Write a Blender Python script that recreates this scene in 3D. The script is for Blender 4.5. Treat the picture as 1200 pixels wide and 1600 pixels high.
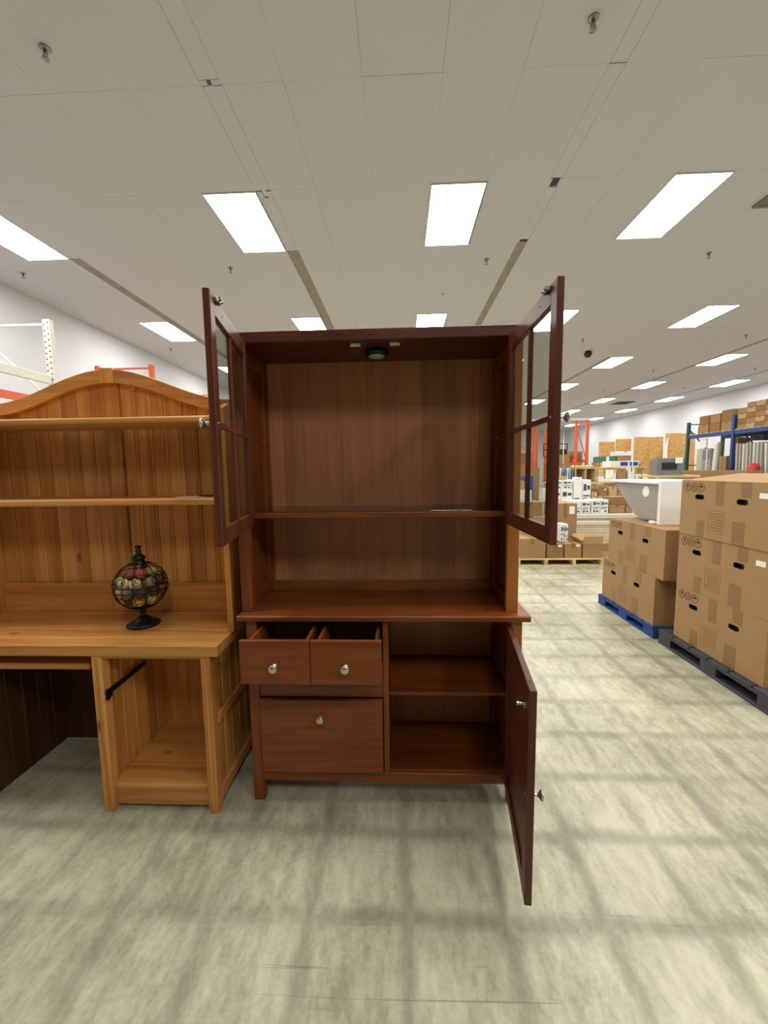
import bpy, bmesh, math, random
from mathutils import Vector, Matrix
random.seed(7)
for o_ in list(bpy.data.objects): bpy.data.objects.remove(o_)
S = bpy.context.scene
COL = S.collection
PI = math.pi

# ------------------------------------------------------------------ camera
cam_d = bpy.data.cameras.new('camera'); cam = bpy.data.objects.new('camera', cam_d); COL.objects.link(cam)
F_PX = 626.6
cam_d.sensor_fit = 'VERTICAL'; cam_d.sensor_height = 36.0; cam_d.lens = F_PX * 36.0 / 1600.0
cam_d.clip_start = 0.02; cam_d.clip_end = 200
yaw, pitch, roll = -0.0412, -0.1024, -0.0136
fw = Vector((math.sin(yaw)*math.cos(pitch), math.cos(yaw)*math.cos(pitch), math.sin(pitch)))
rt = Vector((math.cos(yaw), -math.sin(yaw), 0)); up = rt.cross(fw)
r2 = rt*math.cos(roll) + up*math.sin(roll); u2 = up*math.cos(roll) - rt*math.sin(roll)
m = Matrix(((r2.x, u2.x, -fw.x, 0), (r2.y, u2.y, -fw.y, -1.563), (r2.z, u2.z, -fw.z, 1.4207), (0, 0, 0, 1)))
cam.matrix_world = m
S.camera = cam

# ------------------------------------------------------------------ world, exposure
w = bpy.data.worlds.new('world'); S.world = w; w.use_nodes = True
w.node_tree.nodes['Background'].inputs[0].default_value = (0.9, 0.92, 1.0, 1)
w.node_tree.nodes['Background'].inputs[1].default_value = 0.05
S.view_settings.view_transform = 'Standard'; S.view_settings.look = 'None'
S.view_settings.gamma = 1.0; S.view_settings.use_curve_mapping = False
S.view_settings.exposure = 0.0
LIGHT_STRENGTH = 28.0
LIGHT_COLOR = (1.0, 0.985, 0.94, 1)

# ------------------------------------------------------------------ materials
def srgb(r, g, b):
    f = lambda c: (c/255/12.92) if c/255 <= .04045 else ((c/255+.055)/1.055)**2.4
    return (f(r), f(g), f(b), 1)
def newmat(name):
    mt = bpy.data.materials.new(name); mt.use_nodes = True
    nt = mt.node_tree
    return mt, nt, nt.nodes['Principled BSDF']
def N(nt, typ, **kw):
    n = nt.nodes.new(typ)
    for k, v in kw.items(): setattr(n, k, v)
    return n
def math_node(nt, op, a, b=None, c=None):
    n = nt.nodes.new('ShaderNodeMath'); n.operation = op
    for i, v in enumerate((a, b, c)):
        if v is None: continue
        if isinstance(v, (int, float)): n.inputs[i].default_value = v
        else: nt.links.new(v, n.inputs[i])
    return n.outputs[0]
def mixrgb(nt, fac, a, b, mode='MIX'):
    n = nt.nodes.new('ShaderNodeMix'); n.data_type = 'RGBA'; n.blend_type = mode
    for sock, v in ((n.inputs[0], fac), (n.inputs[6], a), (n.inputs[7], b)):
        if isinstance(v, (int, float)): sock.default_value = v
        elif isinstance(v, tuple): sock.default_value = v
        else: nt.links.new(v, sock)
    return n.outputs[2]
def ramp(nt, fac, p0, p1):
    n = nt.nodes.new('ShaderNodeMapRange'); n.interpolation_type = 'SMOOTHSTEP'
    nt.links.new(fac, n.inputs[0]); n.inputs[1].default_value = p0; n.inputs[2].default_value = p1
    return n.outputs[0]
def noise(nt, vec, scale, detail=3, rough=.5, dist=0):
    n = nt.nodes.new('ShaderNodeTexNoise'); n.inputs['Scale'].default_value = scale
    n.inputs['Detail'].default_value = detail; n.inputs['Roughness'].default_value = rough
    n.inputs['Distortion'].default_value = dist
    if vec: nt.links.new(vec, n.inputs['Vector'])
    return n.outputs[0]
def objvec(nt, scale=(1, 1, 1), rnd=0.0):
    tc = nt.nodes.new('ShaderNodeTexCoord'); mp = nt.nodes.new('ShaderNodeMapping')
    nt.links.new(tc.outputs['Object'], mp.inputs[0]); mp.inputs['Scale'].default_value = scale
    if rnd:
        oi = nt.nodes.new('ShaderNodeObjectInfo')
        v = math_node(nt, 'MULTIPLY', oi.outputs['Random'], rnd)
        cb = nt.nodes.new('ShaderNodeCombineXYZ')
        for i in range(3): nt.links.new(v, cb.inputs[i])
        nt.links.new(cb.outputs[0], mp.inputs['Location'])
    return mp.outputs[0]
def bump(nt, bsdf, h, strength=.1, dist=.002):
    b = nt.nodes.new('ShaderNodeBump'); b.inputs['Strength'].default_value = strength; b.inputs['Distance'].default_value = dist
    nt.links.new(h, b.inputs['Height']); nt.links.new(b.outputs[0], bsdf.inputs['Normal'])
MATS = {}
def plain(name, rgb, rough=.5, metal=0, var=.06, sc=30, spec=.5, bmp=0):
    if name in MATS: return MATS[name]
    mt, nt, b = newmat(name)
    nz = noise(nt, objvec(nt, rnd=5), sc, 4)
    c = srgb(*rgb)
    d = tuple(x*(1-var*3) for x in c[:3]) + (1,); l = tuple(min(1, x*(1+var*2)) for x in c[:3]) + (1,)
    nt.links.new(mixrgb(nt, nz, d, l), b.inputs['Base Color'])
    b.inputs['Roughness'].default_value = rough; b.inputs['Metallic'].default_value = metal
    b.inputs['Specular IOR Level'].default_value = spec
    if bmp: bump(nt, b, nz, bmp)
    MATS[name] = mt; return mt
def wood(name, ca, cb, axis, across=45, along=2.2, rough=.35, knots=0, board_var=.25, dist=.6):
    if name in MATS: return MATS[name]
    mt, nt, b = newmat(name)
    sc = [across]*3; sc['xyz'.index(axis)] = along
    v = objvec(nt, tuple(sc), rnd=37.0)
    n1 = noise(nt, v, 1.0, 5, .55, dist)
    sc2 = [across*.22]*3; sc2['xyz'.index(axis)] = along*.5
    n2 = noise(nt, objvec(nt, tuple(sc2), rnd=11.0), 1.0, 2, .5, dist)
    f = math_node(nt, 'ADD', math_node(nt, 'MULTIPLY', n1, .55), math_node(nt, 'MULTIPLY', n2, .45))
    col = mixrgb(nt, ramp(nt, f, .33, .66), srgb(*ca), srgb(*cb))
    if knots:
        sc3 = [4.2]*3; sc3['xyz'.index(axis)] = 2.2
        vo = nt.nodes.new('ShaderNodeTexVoronoi'); vo.inputs['Scale'].default_value = 1.0
        nt.links.new(objvec(nt, tuple(sc3), rnd=23.0), vo.inputs['Vector'])
        k = ramp(nt, vo.outputs['Distance'], .085, .03)
        col = mixrgb(nt, math_node(nt, 'MULTIPLY', k, .8), col, srgb(*knots))
    oi = nt.nodes.new('ShaderNodeObjectInfo')
    val = math_node(nt, 'ADD', math_node(nt, 'MULTIPLY', oi.outputs['Random'], board_var), 1-board_var*.5)
    hs = nt.nodes.new('ShaderNodeHueSaturation'); nt.links.new(val, hs.inputs['Value']); nt.links.new(col, hs.inputs['Color'])
    nt.links.new(hs.outputs[0], b.inputs['Base Color'])
    b.inputs['Roughness'].default_value = rough; b.inputs['Specular IOR Level'].default_value = .32
    bump(nt, b, n1, .06, .001)
    MATS[name] = mt; return mt
CH_A, CH_B = (103, 51, 18), (133, 69, 27)
ch = {a: wood('cherry_'+a, CH_A, CH_B, a, across=48, along=3, rough=.42, board_var=.08, dist=.25) for a in 'xyz'}
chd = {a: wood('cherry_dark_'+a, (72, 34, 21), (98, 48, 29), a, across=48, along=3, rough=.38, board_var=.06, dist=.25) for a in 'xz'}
ch_lit = wood('cherry_faded', (136, 82, 36), (162, 102, 48), 'z', across=48, along=3, rough=.4, board_var=.06, dist=.25)  # paler cherry: light on the right-hand posts put into the colour
chv = wood('cherry_veneer', (150, 99, 66), (170, 115, 78), 'z', across=70, along=2.5, rough=.3, board_var=.36)
PN_A, PN_B, PN_K = (170, 110, 50), (210, 152, 82), (88, 46, 18)
pn = {a: wood('pine_'+a, PN_A, PN_B, a, across=26, along=1.3, rough=.38, knots=PN_K, board_var=.3, dist=1.0) for a in 'xyz'}
pallet_wood = {a: wood('pallet_wood_'+a, (186, 160, 112), (222, 200, 152), a, across=30, along=2, rough=.8, board_var=.25) for a in 'xy'}
nickel = plain('brushed_nickel', (200, 196, 186), .28, 1, .03)
black_iron = plain('black_iron', (22, 21, 20), .42, .3, .1)
blackp = plain('black_plastic', (18, 18, 19), .5, 0, .1)
card = plain('cardboard', (160, 126, 84), .85, 0, .035, 9)
card_d = plain('cardboard_dark', (144, 108, 70), .85, 0, .05, 9)
card_l = plain('cardboard_light', (188, 156, 112), .85, 0, .05, 9)
tape_m = plain('packing_tape', (136, 102, 62), .35, 0, .05, 20)
ink = plain('printed_ink', (58, 42, 30), .9, 0, .05)
ink_faint = plain('faded_ink', (120, 90, 60), .9, 0, .05)
white_lab = plain('paper_label', (236, 234, 228), .8, 0, .02)
white_p = plain('white_enamel', (238, 238, 236), .25, 0, .01)
grey_p = plain('grey_paint', (118, 118, 120), .6, 0, .04)
white_rack = plain('white_rack_paint', (226, 224, 212), .5, 0, .05)
orange_m = plain('orange_rack_paint', (222, 98, 58), .5, 0, .06)
blue_m = plain('blue_rack_paint', (38, 62, 128), .5, 0, .06)
green_m = plain('green_rack_paint', (24, 74, 72), .5, 0, .06)
pallet_blue = plain('blue_pallet_paint', (24, 66, 130), .7, 0, .12)
pallet_black = plain('black_pallet_plastic', (58, 60, 66), .55, 0, .12)
foam = plain('white_carton_print', (228, 228, 224), .75, 0, .03)
osb = None
def glass_mat():
    mt, nt, b = newmat('clear_glass'); nt.nodes.remove(b)
    out = nt.nodes['Material Output']
    tr = nt.nodes.new('ShaderNodeBsdfTransparent'); tr.inputs[0].default_value = (.93, .96, .95, 1)
    gl = nt.nodes.new('ShaderNodeBsdfGlossy'); gl.inputs['Roughness'].default_value = .01
    lw = nt.nodes.new('ShaderNodeLayerWeight'); lw.inputs[0].default_value = .5          # Schlick reflectance, the same from both faces
    fr = math_node(nt, 'ADD', math_node(nt, 'MULTIPLY', math_node(nt, 'POWER', lw.outputs['Facing'], 5.0), .92), .04)
    mx = nt.nodes.new('ShaderNodeMixShader')
    nt.links.new(fr, mx.inputs[0]); nt.links.new(tr.outputs[0], mx.inputs[1]); nt.links.new(gl.outputs[0], mx.inputs[2])
    nt.links.new(mx.outputs[0], out.inputs[0]); return mt
glass = glass_mat()
def osb_mat():
    mt, nt, b = newmat('oriented_strand_board')
    vo = nt.nodes.new('ShaderNodeTexVoronoi'); vo.inputs['Scale'].default_value = 1
    nt.links.new(objvec(nt, (9, 9, 22), rnd=9), vo.inputs['Vector'])
    n2 = noise(nt, objvec(nt, (3, 3, 3), rnd=4), 1, 4)
    f = math_node(nt, 'ADD', math_node(nt, 'MULTIPLY', vo.outputs['Color'], .5), math_node(nt, 'MULTIPLY', n2, .5))
    nt.links.new(mixrgb(nt, f, srgb(160, 112, 52), srgb(218, 176, 110)), b.inputs['Base Color'])
    b.inputs['Roughness'].default_value = .8; return mt
osb = osb_mat()
def floor_mat():
    mt, nt, b = newmat('stained_concrete')
    tc = nt.nodes.new('ShaderNodeTexCoord'); P = tc.outputs['Object']
    sx = nt.nodes.new('ShaderNodeSeparateXYZ'); nt.links.new(P, sx.inputs[0])
    wob = noise(nt, P, 3.0, 3)
    wobm = math_node(nt, 'MULTIPLY', math_node(nt, 'SUBTRACT', wob, .5), .05)
    def band(co, off, period, w0, w1):
        t = math_node(nt, 'DIVIDE', math_node(nt, 'ADD', math_node(nt, 'ADD', co, wobm), -off), period)
        fr = math_node(nt, 'SUBTRACT', math_node(nt, 'FRACT', math_node(nt, 'ADD', t, .5)), .5)
        d = math_node(nt, 'MULTIPLY', math_node(nt, 'ABSOLUTE', fr), period)
        return ramp(nt, d, w1, w0)
    bx = band(sx.outputs[0], .008, .3125, .004, .046)
    by = band(sx.outputs[1], -.117, .3065, .004, .05)
    patch = math_node(nt, 'ADD', math_node(nt, 'MULTIPLY', ramp(nt, noise(nt, P, 1.1, 3, .6), .36, .62), .6), .4)
    patch2 = math_node(nt, 'ADD', math_node(nt, 'MULTIPLY', ramp(nt, noise(nt, objvec(nt, (1.6, .7, 1)), 1.0, 2, .5), .34, .6), .6), .4)
    bands = math_node(nt, 'MAXIMUM', math_node(nt, 'MULTIPLY', bx, patch), math_node(nt, 'MULTIPLY', by, patch2))
    n1 = noise(nt, P, 1.7, 5, .62)
    n2 = noise(nt, objvec(nt, (26, 9, 1)), 1.0, 5, .65)
    n3 = noise(nt, P, 60, 3, .6)
    f = math_node(nt, 'ADD', math_node(nt, 'MULTIPLY', n1, .5), math_node(nt, 'ADD', math_node(nt, 'MULTIPLY', n2, .36), math_node(nt, 'MULTIPLY', n3, .14)))
    col = mixrgb(nt, ramp(nt, f, .34, .64), srgb(138, 135, 113), srgb(196, 192, 166))
    col = mixrgb(nt, math_node(nt, 'MULTIPLY', bands, .5), col, srgb(108, 105, 92))
    # a few darker oily blotches
    blot = ramp(nt, noise(nt, objvec(nt, (2.3, 1.9, 1)), 1.0, 4, .65), .6, .74)
    col = mixrgb(nt, math_node(nt, 'MULTIPLY', blot, .45), col, srgb(96, 92, 78))
    # thin scratches
    sc = noise(nt, objvec(nt, (1.2, 70, 1)), 1.0, 2, .4, 1.5)
    scr = math_node(nt, 'MULTIPLY', ramp(nt, sc, .70, .76), ramp(nt, noise(nt, P, .9, 2), .5, .6))
    col = mixrgb(nt, math_node(nt, 'MULTIPLY', scr, .4), col, srgb(80, 76, 66))
    nt.links.new(col, b.inputs['Base Color'])
    rr = nt.nodes.new('ShaderNodeMapRange'); nt.links.new(n1, rr.inputs[0]); rr.inputs[3].default_value = .30; rr.inputs[4].default_value = .52
    nt.links.new(rr.outputs[0], b.inputs['Roughness'])
    bump(nt, b, n2, .08, .002)
    return mt
ceil_m = plain('ceiling_tile_paint', (197, 195, 201), .9, 0, .012, 40, .2, .1)
strip_m = plain('filler_strip_paint', (152, 146, 134), .8, 0, .1, 6, .2)
deck_m = plain('plenum_dark', (42, 38, 34), .9, 0, .05)
wall_m = plain('wall_paint', (212, 213, 219), .8, 0, .012, 2.0, .3)

# ------------------------------------------------------------------ builders
ORG = {}
def setp(o, label=None, cat=None, group=None, kind=None):
    if label: o['label'] = label
    if cat: o['category'] = cat
    if group: o['group'] = group
    if kind: o['kind'] = kind
    return o
def thing(name, label, cat, loc=(0, 0, 0), group=None, rz=0):
    o = bpy.data.objects.new(name, None); COL.objects.link(o); o.location = loc; o.rotation_euler[2] = rz
    o.empty_display_size = .1
    ORG[o] = Vector(loc) if rz == 0 else Vector((0, 0, 0))
    return setp(o, label, cat, group)
def link(name, me, mat, parent=None, loc=(0, 0, 0), smooth=False):
    o = bpy.data.objects.new(name, me); COL.objects.link(o)
    if mat is not None and not me.materials: me.materials.append(mat)
    if parent: o.parent = parent
    o.location = loc
    if smooth:
        for p in me.polygons: p.use_smooth = True
    return o
def bm_box(bm, x0, x1, y0, y1, z0, z1, bev=0, seg=1):
    r = bmesh.ops.create_cube(bm, size=1)
    bmesh.ops.scale(bm, vec=(x1-x0, y1-y0, z1-z0), verts=r['verts'])
    bmesh.ops.translate(bm, vec=((x0+x1)/2, (y0+y1)/2, (z0+z1)/2), verts=r['verts'])
    if bev > 0:
        es = list({e for v in r['verts'] for e in v.link_edges})
        bmesh.ops.bevel(bm, geom=es, offset=min(bev, .45*min(x1-x0, y1-y0, z1-z0)), segments=seg, affect='EDGES', profile=.5)
def finish(name, bm, mat, parent=None, loc=None, o=None, smooth=False):
    """bm holds world coordinates (unless o is given: then local to the parent)"""
    me = bpy.data.meshes.new(name)
    if parent is not None:
        org = ORG.get(parent, Vector((0, 0, 0))) if o is None else Vector(o)
        if org.length: bmesh.ops.translate(bm, vec=-org, verts=bm.verts)
        bm.normal_update(); bm.to_mesh(me); bm.free()
        ob = link(name, me, mat, parent, (0, 0, 0), smooth)
        ORG[ob] = org
    else:
        xs = [v.co for v in bm.verts]
        c = Vector(((min(v.x for v in xs)+max(v.x for v in xs))/2, (min(v.y for v in xs)+max(v.y for v in xs))/2, min(v.z for v in xs)))
        bmesh.ops.translate(bm, vec=-c, verts=bm.verts)
        bm.normal_update(); bm.to_mesh(me); bm.free()
        ob = link(name, me, mat, None, c, smooth); ORG[ob] = c
    return ob
def B(name, x0, x1, y0, y1, z0, z1, mat, parent=None, bev=.0015, seg=1, o=None):
    bm = bmesh.new(); bm_box(bm, min(x0, x1), max(x0, x1), min(y0, y1), max(y0, y1), min(z0, z1), max(z0, z1), bev, seg)
    return finish(name, bm, mat, parent, o=o)
def bm_lathe(bm, prof, n=20, center=(0, 0, 0), axis='z'):
    rings = []
    c = Vector(center)
    for r, h in prof:
        ring = []
        for i in range(n):
            a = 2*PI*i/n
            if axis == 'z': p = Vector((r*math.cos(a), r*math.sin(a), h))
            elif axis == 'y': p = Vector((r*math.cos(a), h, r*math.sin(a)))
            else: p = Vector((h, r*math.cos(a), r*math.sin(a)))
            ring.append(bm.verts.new(c+p))
        rings.append(ring)
    for a, b in zip(rings, rings[1:]):
        for i in range(n): bm.faces.new((a[i], a[(i+1) % n], b[(i+1) % n], b[i]))
    bm.faces.new(rings[0][::-1]); bm.faces.new(rings[-1])
def fixn(bm): bmesh.ops.recalc_face_normals(bm, faces=bm.faces)
def lathe(name, prof, mat, parent=None, n=20, center=(0, 0, 0), axis='z', o=None):
    bm = bmesh.new(); bm_lathe(bm, prof, n, center, axis); fixn(bm)
    return finish(name, bm, mat, parent, o=o, smooth=True)
def bm_tube(bm, pts, r, n=6, closed=False):
    pts = [Vector(p) for p in pts]; rings = []; k = len(pts)
    ref = None
    for i, p in enumerate(pts):
        a = pts[(i-1) % k] if (i > 0 or closed) else p
        b = pts[(i+1) % k] if (i < k-1 or closed) else p
        t = (b-a).normalized()
        if ref is None:
            ref = Vector((0, 0, 1)) if abs(t.z) < .9 else Vector((1, 0, 0))
        u = (ref - t*ref.dot(t)).normalized(); v = t.cross(u); ref = u
        rings.append([bm.verts.new(p + (u*math.cos(2*PI*j/n) + v*math.sin(2*PI*j/n))*r) for j in range(n)])
    for i in range(k if closed else k-1):
        a, b = rings[i], rings[(i+1) % k]
        for j in range(n): bm.faces.new((a[j], a[(j+1) % n], b[(j+1) % n], b[j]))
    if not closed:
        bm.faces.new(rings[0][::-1]); bm.faces.new(rings[-1])
def tube(name, pts, r, mat, parent=None, n=6, closed=False, o=None):
    bm = bmesh.new(); bm_tube(bm, pts, r, n, closed); fixn(bm)
    return finish(name, bm, mat, parent, o=o, smooth=True)
def bm_bar(bm, a, b, wx, wy):
    """rectangular bar between two points"""
    a, b = Vector(a), Vector(b); t = (b-a).normalized()
    ref = Vector((0, 0, 1)) if abs(t.z) < .9 else Vector((0, 1, 0))
    u = (ref - t*ref.dot(t)).normalized(); v = t.cross(u)
    q = []
    for p in (a, b):
        q.append([bm.verts.new(p + u*su*wx/2 + v*sv*wy/2) for su, sv in ((-1, -1), (1, -1), (1, 1), (-1, 1))])
    for j in range(4): bm.faces.new((q[0][j], q[0][(j+1) % 4], q[1][(j+1) % 4], q[1][j]))
    bm.faces.new(q[0][::-1]); bm.faces.new(q[1])
def bar(name, a, b, wx, wy, mat, parent=None, o=None):
    bm = bmesh.new(); bm_bar(bm, a, b, wx, wy); fixn(bm); return finish(name, bm, mat, parent, o=o)
def bm_prism(bm, poly, axis, a, b):
    """extrude 2-D polygon along an axis from a to b; poly in the other two axes in xyz order"""
    def pt(p, h):
        if axis == 'x': return (h, p[0], p[1])
        if axis == 'y': return (p[0], h, p[1])
        return (p[0], p[1], h)
    A = [bm.verts.new(pt(p, a)) for p in poly]; Bv = [bm.verts.new(pt(p, b)) for p in poly]
    n = len(poly)
    bm.faces.new(A); bm.faces.new(Bv[::-1])
    for i in range(n): bm.faces.new((A[i], Bv[i], Bv[(i+1) % n], A[(i+1) % n]))
    fixn(bm)
def prism(name, poly, axis, a, b, mat, parent=None, o=None):
    bm = bmesh.new(); bm_prism(bm, poly, axis, a, b); return finish(name, bm, mat, parent, o=o)
def copy_tree(ob, parent=None):
    c = ob.copy(); COL.objects.link(c); c.parent = parent
    for k in list(ob.children): copy_tree(k, c)
    return c

# ------------------------------------------------------------------ the setting
XL, XR, YB, YF, ZC = -6.42, 13.85, -6.4, 33.0, 4.5165
def struct(o): o['kind'] = 'structure'; return o
def slab(name, x0, x1, y0, y1, z0, z1, mat, parent=None):
    return B(name, x0, x1, y0, y1, z0, z1, mat, parent, bev=0)
fl = struct(slab('floor', XL-.2, XR+.2, YB-.2, YF+.2, -.12, 0, floor_mat()))
fl.data.transform(Matrix.Translation(fl.location)); fl.location = (0, 0, 0)
struct(slab('wall_left', XL-.2, XL, YB, YF, 0, 5.1, wall_m))
struct(slab('wall_right', XR, XR+.2, YB, YF, 0, 5.1, wall_m))
struct(slab('wall_far', XL-.2, XR+.2, YF, YF+.2, 0, 5.1, wall_m))
struct(slab('wall_behind', XL-.2, XR+.2, YB-.2, YB, 0, 5.1, plain('rear_wall_paint', (120, 114, 106), .85, 0, .03, 2)))
ceil = struct(slab('ceiling', XL-.2, XR+.2, YB-.2, YF+.2, 5.1, 5.2, deck_m))

bays = [[XL, -5.95, -5.34, -4.73], [-4.57, -4.0, -3.47, -2.87, -2.18, -1.565], [-1.40, -.90, -.27, .365, .985, 1.64],
        [1.77, 2.35, 2.955, 3.565, 4.2, 4.8, 5.4, 5.88], [6.0, 6.61, 7.2, 7.8, 8.4, 9.0], [9.12, 9.73, 10.3, 10.9, 11.5, 12.0], [12.1, 12.71, 13.3, XR]]
light_x = [(-5.34, -4.73), (-2.18, -1.565), (.365, .985), (2.955, 3.565), (6.0, 6.61), (9.12, 9.73), (12.1, 12.71)]
light_y = [-4.16, -.50, 3.16, 6.82, 10.38, 13.85, 17.25, 20.8, 24.3, 27.8]
TY0, TY1 = .71, 10.38
rows = [.71, 1.93, 3.15, 4.37, 5.60, 6.81, 8.04, 9.25, 10.38]
tile_cache = {}
def tile(x0, x1, y0, y1):
    g = .0012 if random.random() < .12 else .0003
    key = (round(x1-x0, 3), round(y1-y0, 3), g)
    if key not in tile_cache:
        bm = bmesh.new(); bm_box(bm, 0, key[0]-2*g, 0, key[1]-2*g, 0, .018, .0008)
        me = bpy.data.meshes.new('tile'); bm.to_mesh(me); bm.free(); me.materials.append(ceil_m); tile_cache[key] = me
    o = bpy.data.objects.new('tile', tile_cache[key]); COL.objects.link(o); o.parent = ceil
    o.location = Vector((x0+g, y0+g, ZC + random.uniform(-.0005, .0008))) - ceil.location
NB = 5                                           # bays near enough to tell the tiles apart
for bi, bay in enumerate(bays[:NB]):
    for x0, x1 in zip(bay, bay[1:]):
        for k, (y0, y1) in enumerate(zip(rows, rows[1:])):
            lit = any(abs(x0-a) < .01 for a, _ in light_x) and k in (2, 5)
            if lit: continue
            tile(x0, x1, y0, y1)
# filler strips between the bays, with the few bits that are missing
missing = [(1.70, 3.16, .13, 1.672, 1.755), (1.70, 4.30, .07, 1.66, 1.77), (-1.48, 3.17, .10, -1.505, -1.46), (-1.48, 1.89, .05, -1.51, -1.475)]
strip_x = [(-4.73, -4.57), (-1.565, -1.40), (1.64, 1.77), (5.88, 6.0)]
for sx0, sx1 in strip_x:
    ys = rows[:]
    cuts = [(my, mw) for mx, my, mw, _, _ in missing if sx0 <= mx <= sx1]
    for mx, my, mw, ha, hb in missing:
        if sx0 <= mx <= sx1:
            for xa, xb in ((sx0, ha), (hb, sx1)):
                if xb-xa > .006: B('filler_strip', xa+.001, xb-.001, my, my+mw, ZC+.001, ZC+.02, ceil_m, ceil, bev=0)
    segs = []
    for y0, y1 in zip(ys, ys[1:]):
        a = y0
        for my, mw in sorted(cuts):
            if a <= my < y1: segs.append((a, my)); a = my+mw
        segs.append((a, y1))
    for y0, y1 in segs:
        if y1-y0 < .03: continue
        near = y0 < 4.3 or sx0 == 5.88
        ins = .0015
        B('filler_strip', sx0+ins, sx1-ins, y0+.004, y1-.004, ZC+(.001 if near else .010), ZC+.02, ceil_m if near else strip_m, ceil, bev=.001)
# far and rear ceiling, where the tiles can no longer be told apart
for nm, x0, x1, y0, y1 in (('ceiling_panel', XL, XR, TY1, YF), ('ceiling_panel', XL, XR, YB, TY0), ('ceiling_panel', 9.0, XR, TY0, TY1)):
    p = slab(nm, x0, x1, y0, y1, ZC, ZC+.02, ceil_m, ceil)
for sx0, sx1, y0 in [(-4.73, -4.57, TY1), (-1.565, -1.40, TY1), (1.64, 1.77, TY1), (5.88, 6.0, TY1), (9.0, 9.12, TY0), (12.0, 12.1, TY0)]:
    B('filler_strip', sx0, sx1, y0, YF-.1, ZC-.003, ZC+.001, strip_m, ceil, bev=0)

# ------------------------------------------------------------------ ceiling lights
def emit_mat():
    mt, nt, b = newmat('lit_diffuser'); nt.nodes.remove(b)
    e = nt.nodes.new('ShaderNodeEmission'); e.inputs[0].default_value = LIGHT_COLOR; e.inputs[1].default_value = LIGHT_STRENGTH
    nt.links.new(e.outputs[0], nt.nodes['Material Output'].inputs[0]); return mt
diff_m = emit_mat()
frame_m = plain('light_frame_white', (232, 230, 224), .5, 0, .02)
ORD = ['first', 'second', 'third', 'fourth', 'fifth', 'sixth', 'seventh', 'eighth', 'ninth']
def light_proto():
    t = thing('ceiling_light', '', 'light')
    bm = bmesh.new()
    for a in ((0, .012, 0, 1.21), (.593, .605, 0, 1.21), (.012, .593, 0, .012), (.012, .593, 1.198, 1.21)):
        bm_box(bm, a[0], a[1], a[2], a[3], -.006, .03)
    finish('frame', bm, frame_m, t)
    bm = bmesh.new()
    vs = [bm.verts.new(p) for p in ((.012, .012, -.002), (.012, 1.198, -.002), (.593, 1.198, -.002), (.593, .012, -.002))]
    bm.faces.new(vs)
    finish('diffuser', bm, diff_m, t)
    return t
lp = light_proto(); first = True
for j, y in enumerate(light_y):
    for i, (x0, x1) in enumerate(light_x):
        if j == 0 and i < 2: continue                      # no lit panels behind left: the fronts facing that way stay dark
        t = lp if first else copy_tree(lp); first = False
        t.location = (x0+.002, y+.003, ZC)
        if j < 2: lab = 'ceiling panel light behind the photographer, %s row back, %s from the left wall' % (ORD[1-j], ORD[i])
        else: lab = 'bright white ceiling panel light, %s row from the front, %s from the left wall' % (ORD[j-2], ORD[i])
        setp(t, lab, 'light', 'fluorescent panel lights')

# ------------------------------------------------------------------ sprinklers, vents, camera dome
chrome = plain('sprinkler_metal', (150, 146, 138), .35, .9, .1)
def sprinkler_proto():
    t = thing('sprinkler_head', '', 'sprinkler')
    lathe('escutcheon', [(.038, 0), (.036, -.006), (.022, -.012), (.016, -.014)], chrome, t, 14)
    lathe('pipe', [(.012, -.012), (.012, -.034), (.016, -.036), (.016, -.042)], chrome, t, 10)
    bm = bmesh.new()
    for s in (-1, 1): bm_tube(bm, [(s*.013, 0, -.04), (s*.017, 0, -.055), (s*.006, 0, -.072)], .0032, 6)
    fixn(bm); finish('yoke', bm, chrome, t, smooth=True)
    lathe('deflector', [(.006, -.066), (.026, -.073), (.026, -.0755), (.004, -.078)], chrome, t, 12)
    return t
sp = sprinkler_proto(); first = True
SPR = [(-2.556, 1.588, 'metal sprinkler head in the ceiling, top left of the photo'), (1.365, 1.602, 'metal sprinkler head in the ceiling, top right of the photo'),
       (-2.54, 4.766, 'sprinkler head just beyond the panel light above the left glass door'), (1.307, 4.784, 'sprinkler head just beyond the panel light above the cabinet centre'),
       (4.53, 4.823, 'sprinkler head below the large panel light at upper right'), (-5.764, 4.722, 'sprinkler head near the left wall above the white rack'),
       (-5.678, 8.577, 'small sprinkler head near the left wall above the pine arch'), (4.445, 8.684, 'small sprinkler head just above the dark dome camera'),
       (8.24, 8.673, 'small sprinkler head at the right photo edge, beside the strip of panel lights'), (11.332, 12.074, 'small sprinkler head above the boxes on the blue rack'),
       (8.137, 12.013, 'small sprinkler head between two panel lights left of the blue rack'), (11.144, 15.014, 'tiny sprinkler head above the leaning strand boards'),
       (8.072, 15.052, 'tiny sprinkler head left of the dark ceiling vent'), (5.0, 12.0, 'tiny sprinkler head right of the open glass door, near a panel light')]
for x, y, lab in SPR:
    t = sp if first else copy_tree(sp); first = False
    t.location = (x, y, ZC); setp(t, lab, 'sprinkler', 'ceiling sprinkler heads')
t = thing('dome_camera', 'dark dome camera hanging under the ceiling right of the glass door', 'camera', (5.044, 9.731, ZC))
lathe('mount', [(.07, 0), (.07, -.03), (.05, -.05)], blackp, t, 16, center=(5.044, 9.731, ZC))
lathe('dome', [(.10, -.04), (.10, -.07), (.085, -.12), (.05, -.155), (.01, -.165)], blackp, t, 16, center=(5.044, 9.731, ZC))
vent_m = plain('vent_grey', (120, 116, 108), .6, .2, .06)
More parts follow.
